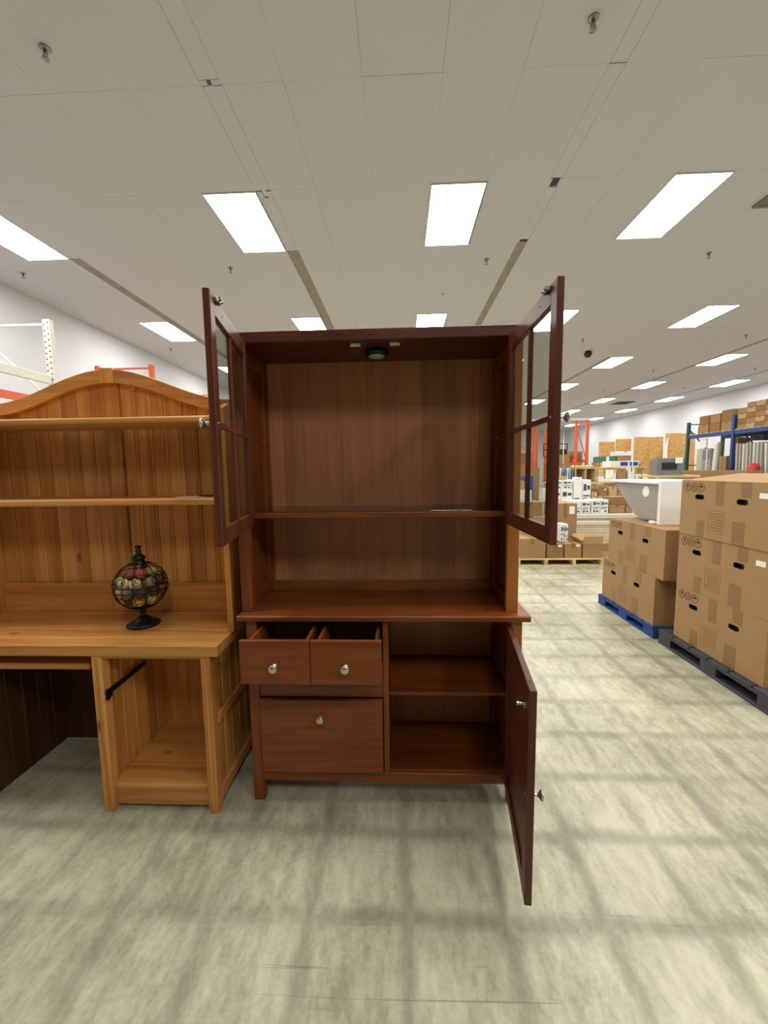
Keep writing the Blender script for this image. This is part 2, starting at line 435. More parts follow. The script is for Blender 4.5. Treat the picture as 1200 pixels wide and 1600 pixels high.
def vent(label, x0, x1, y0, y1, mat):
    t = thing('ceiling_vent', label, 'vent', (x0, y0, ZC-.02), 'ceiling air vents')
    bm = bmesh.new(); f = .04
    for a in ((x0, x0+f, y0, y1), (x1-f, x1, y0, y1), (x0+f, x1-f, y0, y0+f), (x0+f, x1-f, y1-f, y1)): bm_box(bm, a[0], a[1], a[2], a[3], ZC-.022, ZC)
    finish('frame', bm, mat, t)
    n = 7
    for k in range(n):
        yy = y0+f+(y1-y0-2*f)*(k+.5)/n
        prism('slat', [(yy-.03, ZC-.004), (yy-.026, ZC-.003), (yy+.03, ZC-.018), (yy+.026, ZC-.02)], 'x', x0+f, x1-f, mat, t)
vent('grey square air vent cut by the right edge of the photo', 4.25, 4.85, 3.22, 3.78, vent_m)
vent('dark air vent in the far ceiling between panel lights', 10.35, 11.1, 18.2, 19.0, plain('vent_dark', (70, 64, 56), .7, 0, .05))
B('ceiling_speck', .775, .80, 5.90, 5.925, ZC-.012, ZC, blackp, None, .004)
setp(bpy.data.objects['ceiling_speck'], 'tiny black fitting in the ceiling above the cabinet', 'fitting')

# ------------------------------------------------------------------ cherry buffet base
def knob(name, parent, c, axis, sgn, o=None, sc=1.0):
    prof = [(.010, 0), (.010, .002), (.0055, .004), (.005, .014), (.009, .019), (.0155, .024), (.0162, .027), (.014, .030), (.002, .0315)]
    prof = [(r*sc, h*sgn*sc) for r, h in prof]
    return lathe(name, prof, nickel, parent, 18, c, axis, o=o)
base = thing('buffet_cabinet', 'dark cherry base cabinet with two drawers pulled out and its right door open', 'cabinet', (-.08, .22, 0))
ct = .836
bm = bmesh.new()
prof = [(0.006, ct), (.001, ct-.004), (0, ct-.009), (0, ct-.020), (.003, ct-.0235), (.42, ct-.0235), (.42, ct)]
bm_prism(bm, prof, 'x', -.6745, .5147)
finish('countertop', bm, ch['x'], base)
LX0, LX1, RX0, RX1 = -.6475, -.6025, .444, .489
for a, b_ in ((LX0, LX1), (RX0, RX1)):
    B('leg', a, b_, .025, .07, 0, ct-.0235, ch['z'] if a < 0 else ch_lit, base, .002)
    B('leg', a, b_, .365, .41, 0, ct-.0235, ch['z'], base, .002)
B('side_panel', LX0+.008, LX0+.022, .07, .365, .10, ct-.0235, ch['z'], base)
B('side_panel', RX1-.022, RX1-.008, .07, .365, .10, ct-.0235, ch['z'], base)
B('side_rail', LX0+.004, LX1-.006, .07, .365, .092, .14, ch['y'], base)
B('side_rail', RX0+.006, RX1-.004, .07, .365, .092, .14, ch['y'], base)
B('side_rail', RX0+.006, RX1-.004, .07, .365, .755, .812, ch['y'], base)
B('back_panel', LX1-.01, RX0+.01, .392, .40, .10, ct-.0235, chv, base)
B('bottom_rail', LX1, RX0, .027, .05, .0915, .1355, ch['x'], base, .002)
B('bottom_panel', LX1-.01, RX0+.01, .05, .392, .118, .1345, ch['x'], base)
B('divider', -.0785, -.0555, .026, .392, .1355, ct-.0235, ch['z'], base)
B('cupboard_shelf', -.0555, RX0+.012, .045, .385, .4755, .4915, ch['x'], base, .003, 2)
B('drawer_rail', LX1, -.0785, .031, .05, .474, .628, ch['x'], base)
B('drawer_runner', -.346, -.334, .05, .385, .622, .640, ch['y'], base)
bp = plain('drawer_interior', (60, 34, 22), .7, 0, .08)
def small_drawer(x0, x1, yf, z0, z1, kx, kz):
    d = B('drawer', x0, x1, yf, yf+.019, z0, z1, ch['x'], base, .003, 2)
    zt = z1-.018
    B('drawer_side', x0+.016, x0+.028, yf+.019, yf+.345, z0+.012, zt, ch['y'], d, .002)
    B('drawer_side', x1-.028, x1-.016, yf+.019, yf+.345, z0+.012, zt, ch['y'], d, .002)
    B('drawer_back', x0+.028, x1-.028, yf+.333, yf+.345, z0+.012, zt, ch['x'], d, .002)
    B('drawer_bottom', x0+.028, x1-.028, yf+.019, yf+.333, z0+.014, z0+.020, bp, d, 0)
    knob('knob', d, (kx, yf, kz), 'y', -1)
small_drawer(-.6075, -.3425, -.150, .628, .798, -.475, .700)
small_drawer(-.3400, -.0745, -.150, .628, .798, -.208, .699)
d = B('drawer', -.600, -.082, .013, .032, .142, .470, ch['x'], base, .003, 2)
bm = bmesh.new()
for a in ((-.58, -.568, .032, .36, .15, .44), (-.114, -.102, .032, .36, .15, .44), (-.568, -.114, .348, .36, .15, .44), (-.568, -.114, .032, .348, .15, .157)): bm_box(bm, *a)
finish('drawer_box', bm, ch['y'], d)
knob('knob', d, (-.342, .013, .394), 'y', -1)
bm = bmesh.new(); bm_lathe(bm, [(.005, 0), (.006, -.002), (.002, -.004)], 10, (-.084, .012, .39), 'y'); fixn(bm)
# ---- base door: local frame, hinge at origin, runs to -x, outer face y=0, inner face y=t
def door_frame(bm, sgn, wd, t, z0, z1, st, rt_, rb):
    X = lambda a, b_: (min(a*sgn, b_*sgn), max(a*sgn, b_*sgn))
    for a, b_ in ((0, st), (wd-st, wd)):
        x0, x1 = X(a, b_); bm_box(bm, x0, x1, 0, t, z0, z1, .002)
    x0, x1 = X(st, wd-st)
    bm_box(bm, x0, x1, .0006, t-.0006, z1-rt_, z1, .0015); bm_box(bm, x0, x1, .0006, t-.0006, z0, z0+rb, .0015)
def place_door(name, mat, parent, bm, origin, ang):
    me = bpy.data.meshes.new(name); bm.normal_update(); bm.to_mesh(me); bm.free()
    ob = link(name, me, mat, parent, Vector(origin)-ORG[parent]); ob.rotation_euler[2] = ang; ORG[ob] = Vector((0, 0, 0)); return ob
bm = bmesh.new(); t_ = .022; wd = .487
door_frame(bm, -1, wd, t_, .105, .79, .056, .056, .056)
ang = math.radians(82.7)
nx, ny = -math.sin(ang), math.cos(ang)
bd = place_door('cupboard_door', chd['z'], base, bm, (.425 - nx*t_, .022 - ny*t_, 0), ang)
B('door_panel', -wd+.054, -.054, .006, .0135, .159, .736, chd['z'], bd, .001)
knob('knob', bd, (-wd+.03, 0, .447), 'y', -1)
lathe('screw_cap', [(.004, 0), (.004, .0008), (.001, .0014)], nickel, bd, 10, (-wd+.03, t_, .447), 'y')
bm = bmesh.new(); bm_box(bm, -wd+.050, -wd+.074, t_, t_+.004, .705, .725, .001); bm_lathe(bm, [(.005, .003), (.005, .016), (.0065, .018), (.0065, .024)], 12, (-wd+.062, t_, .715), 'y'); fixn(bm)
finish('bolt_catch', bm, nickel, bd)
for z in (.112, .77):
    lathe('hinge', [(.006, -.014), (.007, -.012), (.007, .012), (.006, .014)], black_iron, bd, 10, (.002, t_*.5, z), 'z')

# ------------------------------------------------------------------ cherry display hutch
hut = thing('display_hutch', 'dark cherry hutch with both glass doors swung open, standing on the base cabinet', 'hutch', (-.095, .22, ct))
HX0, HX1, HX2, HX3 = -.670, -.6255, .4295, .4765
HT = 1.9695
for a, b_ in ((HX0, HX1), (HX2, HX3)):
    B('post', a, b_, .050, .075, ct, HT-.042, ch['z'] if a < 0 else ch_lit, hut, .0015)
    B('post', a, b_, .365, .395, ct, HT-.020, ch['z'], hut, .0015)
lightwood = ch['z']
B('side_panel', HX0+.004, HX0+.016, .075, .365, ct, HT-.02, ch['z'], hut, 0)
B('side_panel', HX3-.016, HX3-.004, .075, .365, ct, HT-.02, ch['z'], hut, 0)
for a, b_ in ((HX0+.016, HX0+.034), (HX3-.034, HX3-.016)):
    B('side_stile', a, b_, .075, .115, ct, 1.93, ch['z'], hut, .0015)
    B('side_stile', a, b_, .325, .365, ct, 1.93, ch['z'], hut, .0015)
    B('side_rail', a, b_, .115, .325, ct, ct+.05, ch['y'], hut, .0015)
    B('side_rail', a, b_, .115, .325, 1.87, 1.93, ch['y'], hut, .0015)
# top with its front rail
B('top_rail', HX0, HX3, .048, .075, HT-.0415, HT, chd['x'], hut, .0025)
B('top_panel', HX0, HX3, .075, .395, HT-.020, HT, ch['x'], hut, .0015)
B('top_lining', HX1-.02, HX2+.02, .075, .372, HT-.040, HT-.028, chd['x'], hut, 0)
# back of veneer leaves
cuts = [-.652, -.560, -.455, -.270, -.085, .100, .262, .372, .459]
for a, b_ in zip(cuts, cuts[1:]):
    B('back_board', a, b_, .374, .384, ct, HT-.03, chv, hut, .0003)
B('back_backing', cuts[0], cuts[-1], .3842, .389, ct, HT-.03, deck_m, hut, 0)
B('bottom_rail', HX0+.034, HX3-.034, .358, .374, ct, .886, wood('cherry_pale_x', (112, 66, 32), (138, 84, 42), 'x', across=48, along=3, rough=.4, board_var=.06, dist=.25), hut, .0015)  # paler orange cherry for the low rail at the back
for a in (HX0+.0335, HX3-.0365):
    B('highlight_bead', a, a+.003, .321, .3255, ct+.05, 1.87, ch_lit, hut, .001)  # thin pale strip painting the highlight along the rear stile's edge
B('shelf', HX0+.017, HX3-.017, .080, .372, 1.2285, 1.2505, ch['x'], hut, .002)
B('glass_sheet', HX1-.012, HX2+.012, .083, .370, 1.2510, 1.2570, glass, hut, .0008)
def cyl(name, c, r, h, mat, parent, axis='z', o=None, n=16):
    return lathe(name, [(r*.98, 0), (r, h*.1), (r, h*.9), (r*.98, h)], mat, parent, n, c, axis, o)
pl = lathe('puck_light', [(.050, 0), (.050, -.018), (.044, -.024), (.036, -.024)], blackp, hut, 24, (-.094, .20, HT-.04))
lathe('lens', [(.035, -.0235), (.033, -.027), (.020, -.031), (.002, -.032)], plain('puck_lens', (180, 180, 176), .25, .3, .02), pl, 20, (-.094, .20, HT-.04))
for cx in (-.173, -.016):
    c = B('magnet_catch', cx-.022, cx+.022, .080, .100, HT-.056, HT-.0405, nickel, hut, .002)
    bm = bmesh.new()
    for k in range(4): bm_box(bm, cx-.015+k*.0085, cx-.0105+k*.0085, .0765, .081, HT-.0545, HT-.046, .0008)
    finish('catch_rollers', bm, white_p, c)
for x, y, z in ((HX0+.035, .30, 1.563), (HX3-.035-.008, .30, 1.563)):
    cyl('shelf_pin', (x, y, z), .003, .010, nickel, hut, 'x', n=8)
def glass_door(sgn, origin, ang, wd, z0, z1, t):
    bm = bmesh.new(); st, rtop, rb = .047, .056, .050
    door_frame(bm, sgn, wd, t, z0, z1, st, rtop, rb)
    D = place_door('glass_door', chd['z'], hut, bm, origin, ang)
    xm = sgn*wd*.5; zm = (z0+rb+z1-rtop)/2
    B('muntin', xm-.008, xm+.008, .003, t-.004, z0+rb-.003, z1-rtop+.003, chd['z'], D, .001)
    xa, xb = sorted((sgn*(st-.003), sgn*(wd-st+.003)))
    B('muntin', xa, xb, .0035, t-.0045, zm-.008, zm+.008, chd['x'], D, .001)
    for (a, b_) in ((st, wd*.5-.008), (wd*.5+.008, wd-st)):
        for (c, d_) in ((z0+rb, zm-.008), (zm+.008, z1-rtop)):
            x0, x1 = sorted((sgn*a, sgn*b_))
            B('pane', x0-.002, x1+.002, t*.5-.0015, t*.5+.0015, c-.002, d_+.002, glass, D, 0)
    knob('knob', D, (sgn*(wd-.024), 0, zm), 'y', -1)
    lathe('screw_cap', [(.004, 0), (.004, .0008), (.001, .0014)], nickel, D, 10, (sgn*(wd-.024), t, zm), 'y')
    xc = sgn*(wd-.062)
    bm = bmesh.new(); bm_box(bm, xc-.018, xc+.018, t, t+.010, z1-.018, z1-.004, .002)
    for s in (-1, 1): bm_lathe(bm, [(.006, -.004), (.0075, 0), (.006, .004)], 12, (xc+s*.010, t+.012, z1-.009), 'x')
    fixn(bm); finish('bolt_catch', bm, nickel, D)
    lathe('screw_hole', [(.0035, 0), (.0030, .0006), (.001, .0008)], blackp, D, 8, (sgn*(wd-.13), t, z1-.03), 'y')
    return D
t_ = .020
a = math.radians(-80.0); n_ = (-math.sin(a), math.cos(a))
glass_door(1, (-.600-n_[0]*t_, .048-n_[1]*t_, 0), a, .4875, 1.2065, 1.925, t_)
a = math.radians(90.3); n_ = (-math.sin(a), math.cos(a))
glass_door(-1, (.417-n_[0]*t_, .048-n_[1]*t_, 0), a, .480, 1.2050, 1.926, t_)

# ------------------------------------------------------------------ pine desk
DX0, DX1 = -2.045, -.735
desk = thing('pine_desk', 'honey pine desk with kneehole and open pedestal beside the cherry cabinet', 'desk', (-1.39, .15, 0))
zt = .735
ys = [-.060, .030, .115, .215, .315, .43]
for k, (a, b_) in enumerate(zip(ys, ys[1:])):
    if k == 0: B('top_board', DX0, DX1, a, b_-.0007, zt-.045, zt, pn['x'], desk, .003, 2)
    else: B('top_board', DX0, DX1, a+.0003, b_-.0004, zt-.030, zt-.0004, pn['x'], desk, .003)
B('top_edging', DX1-.020, DX1-.0005, .03, .43, zt-.045, zt-.0305, pn['y'], desk, .001)
B('apron', -1.262, -.772, -.046, -.030, zt-.060, zt-.045, pn['x'], desk)
B('apron', DX0+.03, -1.265, .25, .268, zt-.13, zt-.045, pn['x'], desk)
def board_profile(wd, t, ch_=.004, bead=True):
    p = [(0, t), (0, ch_), (ch_, 0)]
    if bead: p += [(wd-.0165, 0), (wd-.0145, .0042), (wd-.0125, 0)]
    p += [(wd-ch_, 0), (wd, ch_), (wd, t)]
    return p
knee = wood('kneehole_shade', (54, 32, 17), (78, 48, 26), 'z', across=26, along=1.3, rough=.55, board_var=.16)  # pine darkened so the kneehole's shade sits in the panel colour
def planks_y(x0, x1, y0, y1, z0, z1, n, face, parent, mt=None):
    """vertical boards set side by side along y, showing their V joints on the face side(s)"""
    wd = (y1-y0)/n
    for k in range(n):
        c = .0035; a, b_ = y0+k*wd+.0003, y0+(k+1)*wd-.0003
        poly = [(x0+c, a), (x1-c, a), (x1, a+c), (x1, b_-c), (x1-c, b_), (x0+c, b_), (x0, b_-c), (x0, a+c)]
        prism('side_board', poly, 'z', z0, z1, mt or pn['z'], parent)
PY0, PY1 = -.050, .420
# left wall of the pedestal
def stile(x0, x1, y0, y1):
    s = B('stile', x0, x1, y0, y1, 0, zt-.046, pn['z'], desk, .003, 2)
    xm = (x0+x1)/2
    B('bead', xm-.004, xm+.004, y0-.004, y0+.002, .02, zt-.06, pn['z'], s, .002, 2)
stile(-1.265, -1.222, PY0, PY0+.045)
planks_y(-1.252, -1.236, PY0+.045, PY1-.04, .02, zt-.046, 5, 1, desk)
B('stile', -1.265, -1.228, PY1-.04, PY1, 0, zt-.046, pn['z'], desk, .003)
stile(-.812, -.772, PY0, PY0+.045)
planks_y(-.800, -.784, PY0+.045, PY1-.04, .02, zt-.046, 5, 1, desk)
B('stile', -.812, -.772, PY1-.04, PY1, 0, zt-.046, pn['z'], desk, .003)
B('side_rail', -.786, -.770, PY0+.045, PY1-.04, .375, .412, pn['y'], desk, .003, 2)
B('side_rail', -.786, -.770, PY0+.045, PY1-.04, .035, .085, pn['y'], desk, .003, 2)
B('pedestal_back', -1.236, -.80, PY1-.03, PY1-.018, .004, zt-.046, pn['z'], desk)
sy = [-.035, .075, .185, .29, PY1-.031]
for a, b_ in zip(sy, sy[1:]):
    B('shelf_board', -1.235, -.801, a+.0005, b_-.0005, .100, .118, pn['x'], desk, .0015)
B('toe_rail', -1.222, -.812, -.030, -.014, .018, .0995, pn['x'], desk, .002)
# kneehole: left wall, back and the sliding tray
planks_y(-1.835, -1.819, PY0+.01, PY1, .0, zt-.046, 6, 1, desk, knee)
B('stile', DX0+.01, DX0+.05, PY0, PY0+.045, 0, zt-.046, pn['z'], desk, .003)
B('stile', DX0+.01, DX0+.05, PY1-.04, PY1, 0, zt-.046, pn['z'], desk, .003)
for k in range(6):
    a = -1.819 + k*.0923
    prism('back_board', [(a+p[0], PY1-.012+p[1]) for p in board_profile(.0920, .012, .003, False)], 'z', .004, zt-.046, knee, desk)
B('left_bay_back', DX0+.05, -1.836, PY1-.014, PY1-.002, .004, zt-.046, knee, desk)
B('left_bay_side', DX0+.014, DX0+.026, PY0+.045, PY1-.04, .01, zt-.046, pn['z'], desk)
tr = B('keyboard_tray', -1.815, -1.312, -.005, .24, .604, .632, pn['x'], desk, .006, 2)
for x0 in (-1.818, -1.316): B('tray_runner', x0, x0+.004+.046*0, .01, .25, .612, .642, black_iron, tr, .001)
# black iron strap stay inside the pedestal
st = thing('strap_hinge', 'black wrought iron strap stay fixed inside the pine pedestal', 'hinge', (-1.225, -.02, .52))
pA, pB = Vector((-1.2185, -.030, .522)), Vector((-1.2185, .215, .531))
dv = (pB-pA).normalized()
bm = bmesh.new(); bm_bar(bm, pA, pB, .021, .006); fixn(bm); finish('strap', bm, black_iron, st)
bm = bmesh.new()
for k, (dy, dz, r) in enumerate(((0, 0, .016), (-.018, .006, .012), (-.008, -.022, .012), (.022, -.016, .011), (-.022, -.018, .010))):
    bm_lathe(bm, [(r*.6, -.003), (r, .001), (r*.7, .005)], 10, (-1.2185, pA.y+dy*.5, pA.z+dz), 'x')
fixn(bm); finish('leaf_end', bm, black_iron, st)
bm = bmesh.new()
for f_ in (.3, .6, .9): bm_lathe(bm, [(.005, .002), (.004, .006), (.001, .007)], 8, tuple(pA+(pB-pA)*f_), 'x')
fixn(bm); finish('rivets', bm, black_iron, st)

# ------------------------------------------------------------------ pine hutch on the desk
ph = thing('pine_hutch', 'arched honey pine hutch with two shelves standing on the pine desk', 'hutch', (-1.386, .25, zt))
CX, HALF = -1.3865, .6585
def arch(x):
    u = min(1, abs(x-CX)/.60)
    return 1.766 + .151*(.5+.5*math.cos(PI*u))
# back boards following the arch
n = 17; x_in0, x_in1 = CX-HALF+.026, CX+HALF-.026; wd = (x_in1-x_in0)/n
for k in range(n):
    a = x_in0+k*wd
    bm = bmesh.new()
    pr = board_profile(wd-.0016, .012, .004, a > CX-.02)
    lo = []; hi = []
    for (px, py) in pr:
        X = a+px
        lo.append(bm.verts.new((X, .368+py, zt+.002))); hi.append(bm.verts.new((X, .368+py, arch(X)-.02)))
    q = len(pr)
    bm.faces.new(lo[::-1]); bm.faces.new(hi)
    for i in range(q): bm.faces.new((lo[i], lo[(i+1) % q], hi[(i+1) % q], hi[i]))
    fixn(bm); finish('back_board', bm, pn['z'], ph)
B('back_backing', x_in0, x_in1, .3802, .3835, zt+.002, 1.74, deck_m, ph, 0)
# arched crown rail in two halves and keystone
def crown(x0, x1):
    bm = bmesh.new(); m_ = 18; fr = []; 
    y0, y1 = .340, .362
    cols = []
    for i in range(m_+1):
        X = x0+(x1-x0)*i/m_; zt_ = arch(X); th = .060 if True else 0
        u = min(1, abs(X-CX)/.62); zb = zt_-.064+.008*u
        cols.append([bm.verts.new((X, y0, zb)), bm.verts.new((X, y0, zt_-.003)), bm.verts.new((X, y0+.003, zt_)), bm.verts.new((X, y1, zt_)), bm.verts.new((X, y1, zb))])
    for a, b_ in zip(cols, cols[1:]):
        for i in range(5): bm.faces.new((a[i], a[(i+1) % 5], b_[(i+1) % 5], b_[i]))
    bm.faces.new(cols[0]); bm.faces.new(cols[-1][::-1]); fixn(bm)
    return finish('crown_rail', bm, pn['x'], ph)
crown(CX-HALF, CX-.0335); crown(CX+.0335, CX+HALF)
prism('keystone', [(CX-.032, 1.8525), (CX+.032, 1.8525), (CX+.032, 1.921), (CX-.032, 1.921)], 'y', .334, .362, pn['z'], ph)
B('center_batten', CX-.034, CX+.034, .358, .3685, zt+.14, 1.853, pn['z'], ph, .002)
for s in (-1, 1):
    xa, xb = sorted((CX+s*HALF, CX+s*(HALF-.024)))
    poly = [(.088, zt), (.38, zt), (.38, 1.79), (.34, 1.79), (.30, 1.735), (.16, 1.715), (.105, 1.69), (.105, 1.22), (.088, 1.16)]
    prism('side_panel', poly, 'x', xa, xb, pn['z'], ph)
for z0, z1, yf in ((1.634, 1.660, .10), (1.286, 1.316, .10)):
    B('shelf', x_in0+.0005, x_in1-.0005, yf, .357, z0, z1, pn['x'], ph, .010, 3)
B('lower_rail', x_in0+.0005, x_in1-.0005, .345, .357, zt, .880, pn['x'], ph, .002)
B('rail_seam_block', -1.46, -1.449, .338, .345, .765, .785, pn['y'], ph, .001)
lathe('wooden_plug', [(.016, .003), (.016, 0), (.014, -.0015), (.001, -.002)], pn['x'], ph, 16, (-1.287, .368, 1.835), 'y')

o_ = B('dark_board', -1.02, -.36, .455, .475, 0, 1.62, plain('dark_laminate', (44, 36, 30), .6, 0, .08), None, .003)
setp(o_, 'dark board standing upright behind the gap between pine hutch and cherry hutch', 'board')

# paper slip and dark stick on the middle shelf
o_ = B('paper_slip', -.985, -.875, .150, .215, 1.3162, 1.3185, white_lab, None, .0004)
setp(o_, 'small white paper slip lying on the middle pine shelf', 'paper')
o_ = tube('dark_stick', [(-.90, .19, 1.3215), (-.86, .185, 1.3215), (-.83, .20, 1.3225)], .0028, plain('dark_wood', (50, 32, 22), .6), None, 6)
setp(o_, 'thin dark stick lying beside the paper slip on the pine shelf', 'stick')

# ------------------------------------------------------------------ wire globe ornament with balls
GX, GY, GZ = -1.178, .165, zt
gl = thing('wire_globe', 'black wire globe ornament on a pedestal foot, standing on the pine desk', 'ornament', (GX, GY, GZ))
lathe('foot', [(.064, 0), (.068, .004), (.068, .010), (.058, .016), (.044, .020), (.034, .030), (.022, .040), (.016, .044)], black_iron, gl, 28, (GX, GY, GZ))
lathe('stem', [(.015, .043), (.011, .048), (.010, .058), (.016, .064), (.011, .070), (.024, .078), (.036, .083), (.030, .086)], black_iron, gl, 20, (GX, GY, GZ))
GC = Vector((GX, GY, GZ+.186)); GR = .108
def sph(lat, lon, r=GR): return GC + Vector((math.cos(lat)*math.cos(lon), math.cos(lat)*math.sin(lon), math.sin(lat)))*r
for k in range(14):
    lo = 2*PI*k/14+.1
    tube('rib_wire', [sph(-1.25+2.5*i/16, lo) for i in range(17)], .0018, black_iron, gl, 5)
for la, r_ in ((-.62, .0016), (-.13, .0035), (.10, .0035), (.62, .0016), (.95, .0016)):
    tube('ring_wire', [sph(la, 2*PI*i/36, GR+.001) for i in range(36)], r_, black_iron, gl, 6, True)
def scroll(lat0, lon0, size, hand):
    pts = []
    for i in range(26):
        tt = i/25; r = size*(1-.82*tt); an = hand*tt*2*PI*1.6 + PI*.5
        pts.append(sph(lat0+r*math.sin(an)/GR, lon0+r*math.cos(an)/GR/math.cos(lat0), GR+.0015))
    tube('scroll_wire', pts, .0017, black_iron, gl, 5)
for k in range(9):
    scroll(.36, 2*PI*k/9+.3, .024, 1 if k % 2 else -1)
    scroll(-.38, 2*PI*k/9, .020, -1 if k % 2 else 1)
lathe('finial', [(.030, .282), (.030, .290), (.024, .294), (.023, .306), (.027, .309), (.027, .316), (.018, .324), (.012, .330), (.010, .336), (.0125, .341), (.0125, .346), (.008, .352), (.0135, .357), (.0135, .364), (.002, .369)], black_iron, gl, 22, (GX, GY, GZ))
BALLC = [('cream', (222, 206, 140)), ('pale green', (196, 198, 130)), ('rust red', (170, 84, 62)), ('golden yellow', (224, 168, 62)), ('dark brown', (84, 58, 40)), ('grey brown', (140, 120, 96))]
spots = []
rb = .0255
for layer, zz in enumerate((-.062, -.020, .022, .062)):
    rad = math.sqrt(max(0, (GR-.006-rb)**2 - zz**2))
    cnt = max(3, int(2*PI*rad/(2*rb*1.04)))
    for k in range(cnt):
        an = 2*PI*k/cnt + layer*.55
        spots.append((rad*math.cos(an), rad*math.sin(an), zz))
ball_me = {}
WH = ['bottom', 'lower', 'upper', 'top']
for i, (x, y, z) in enumerate(spots):
    nm, cc = BALLC[(i*5+i//3) % 6]
    if nm not in ball_me:
        bm = bmesh.new(); bmesh.ops.create_icosphere(bm, subdivisions=2, radius=rb)
        me = bpy.data.meshes.new('decor_ball'); bm.to_mesh(me); bm.free()
        me.materials.append(plain('ball_'+nm.replace(' ', '_'), cc, .6, 0, .12, 60))
        for p in me.polygons: p.use_smooth = True
        ball_me[nm] = me
    o_ = bpy.data.objects.new('decor_ball', ball_me[nm]); COL.objects.link(o_); o_.location = GC+Vector((x, y, z))
    layer = min(range(4), key=lambda q: abs((-.062, -.020, .022, .062)[q]-z))
    setp(o_, '%s decorative ball in the %s layer, %s side, inside the wire globe' % (nm, WH[layer], ['right', 'back right', 'back', 'back left', 'left', 'front left', 'front', 'front right'][int(((math.atan2(y, x)+PI/8) % (2*PI))/(PI/4)) % 8]), 'ball', '%s balls in the %s layer of the wire globe' % (nm, WH[layer]))

# ------------------------------------------------------------------ cartons and pallets
def pallet(label, x0, x1, y0, y1, h, mat, along='y', group='pallets on the floor', nb=6, name='pallet'):
    t = thing(name, label, 'pallet', ((x0+x1)/2, (y0+y1)/2, 0), group)
    th = h*.16
    mt = mat if not isinstance(mat, dict) else None
    mx = mt or mat['x']; my = mt or mat['y']
    if along == 'y':
        for k in range(3):
            xa = x0+(x1-x0-.10)*k/2
            B('bottom_board', xa, xa+.10, y0, y1, 0, th, my, t, .002)
            for j in range(3):
                ya = y0+(y1-y0-.14)*j/2
                B('block', xa+.002, xa+.098, ya, ya+.14, th, h-2*th, mx, t, .003)
            B('stringer_board', xa, xa+.10, y0, y1, h-2*th, h-th, my, t, .002)
        wd = (y1-y0)/nb
        for k in range(nb): B('deck_board', x0-.002, x1, y0+k*wd+.006, y0+(k+1)*wd-.006, h-th, h, mx, t, .002)
    else:
        for k in range(4):
            xa = x0+(x1-x0-.045)*k/3
            B('stringer', xa, xa+.045, y0, y1, th, h-th, my, t, .002)
        for k in range(3):
            ya = y0+(y1-y0-.1)*k/2; B('bottom_board', x0, x1, ya, ya+.1, 0, th, mx, t, .002)
        wd = (y1-y0)/nb
        for k in range(nb): B('deck_board', x0, x1, y0+k*wd+.008, y0+(k+1)*wd-.008, h-th, h, mx, t, .002)
    return t
def stadium(cy, cz, w_, h_, n=6):
    pts = []; r = h_/2; L = w_/2-r
    for i in range(n+1):
        a = -PI/2+PI*i/n; pts.append((cy+L+r*math.cos(a), cz+r*math.sin(a)))
    for i in range(n+1):
        a = PI/2+PI*i/n; pts.append((cy-L+r*math.cos(a), cz+r*math.sin(a)))
    return pts
def flat_poly(bm, pts, x):
    vs = [bm.verts.new((x, p[0], p[1])) for p in pts]; bm.faces.new(vs)
def ring2d(bm, cy, cz, r0, r1, x, n=20):
    a = [bm.verts.new((x, cy+r0*math.cos(2*PI*i/n), cz+r0*math.sin(2*PI*i/n))) for i in range(n)]
    b_ = [bm.verts.new((x, cy+r1*math.cos(2*PI*i/n), cz+r1*math.sin(2*PI*i/n))) for i in range(n)]
    for i in range(n): bm.faces.new((a[i], a[(i+1) % n], b_[(i+1) % n], b_[i]))
def rect2d(bm, y0, y1, z0, z1, x): flat_poly(bm, [(y0, z0), (y1, z0), (y1, z1), (y0, z1)], x)
def thick(bm, d=.0006):
    bmesh.ops.recalc_face_normals(bm, faces=bm.faces)
    r = bmesh.ops.extrude_face_region(bm, geom=bm.faces[:])
    bmesh.ops.translate(bm, vec=(-d, 0, 0), verts=[e for e in r['geom'] if isinstance(e, bmesh.types.BMVert)])
    bmesh.ops.recalc_face_normals(bm, faces=bm.faces)
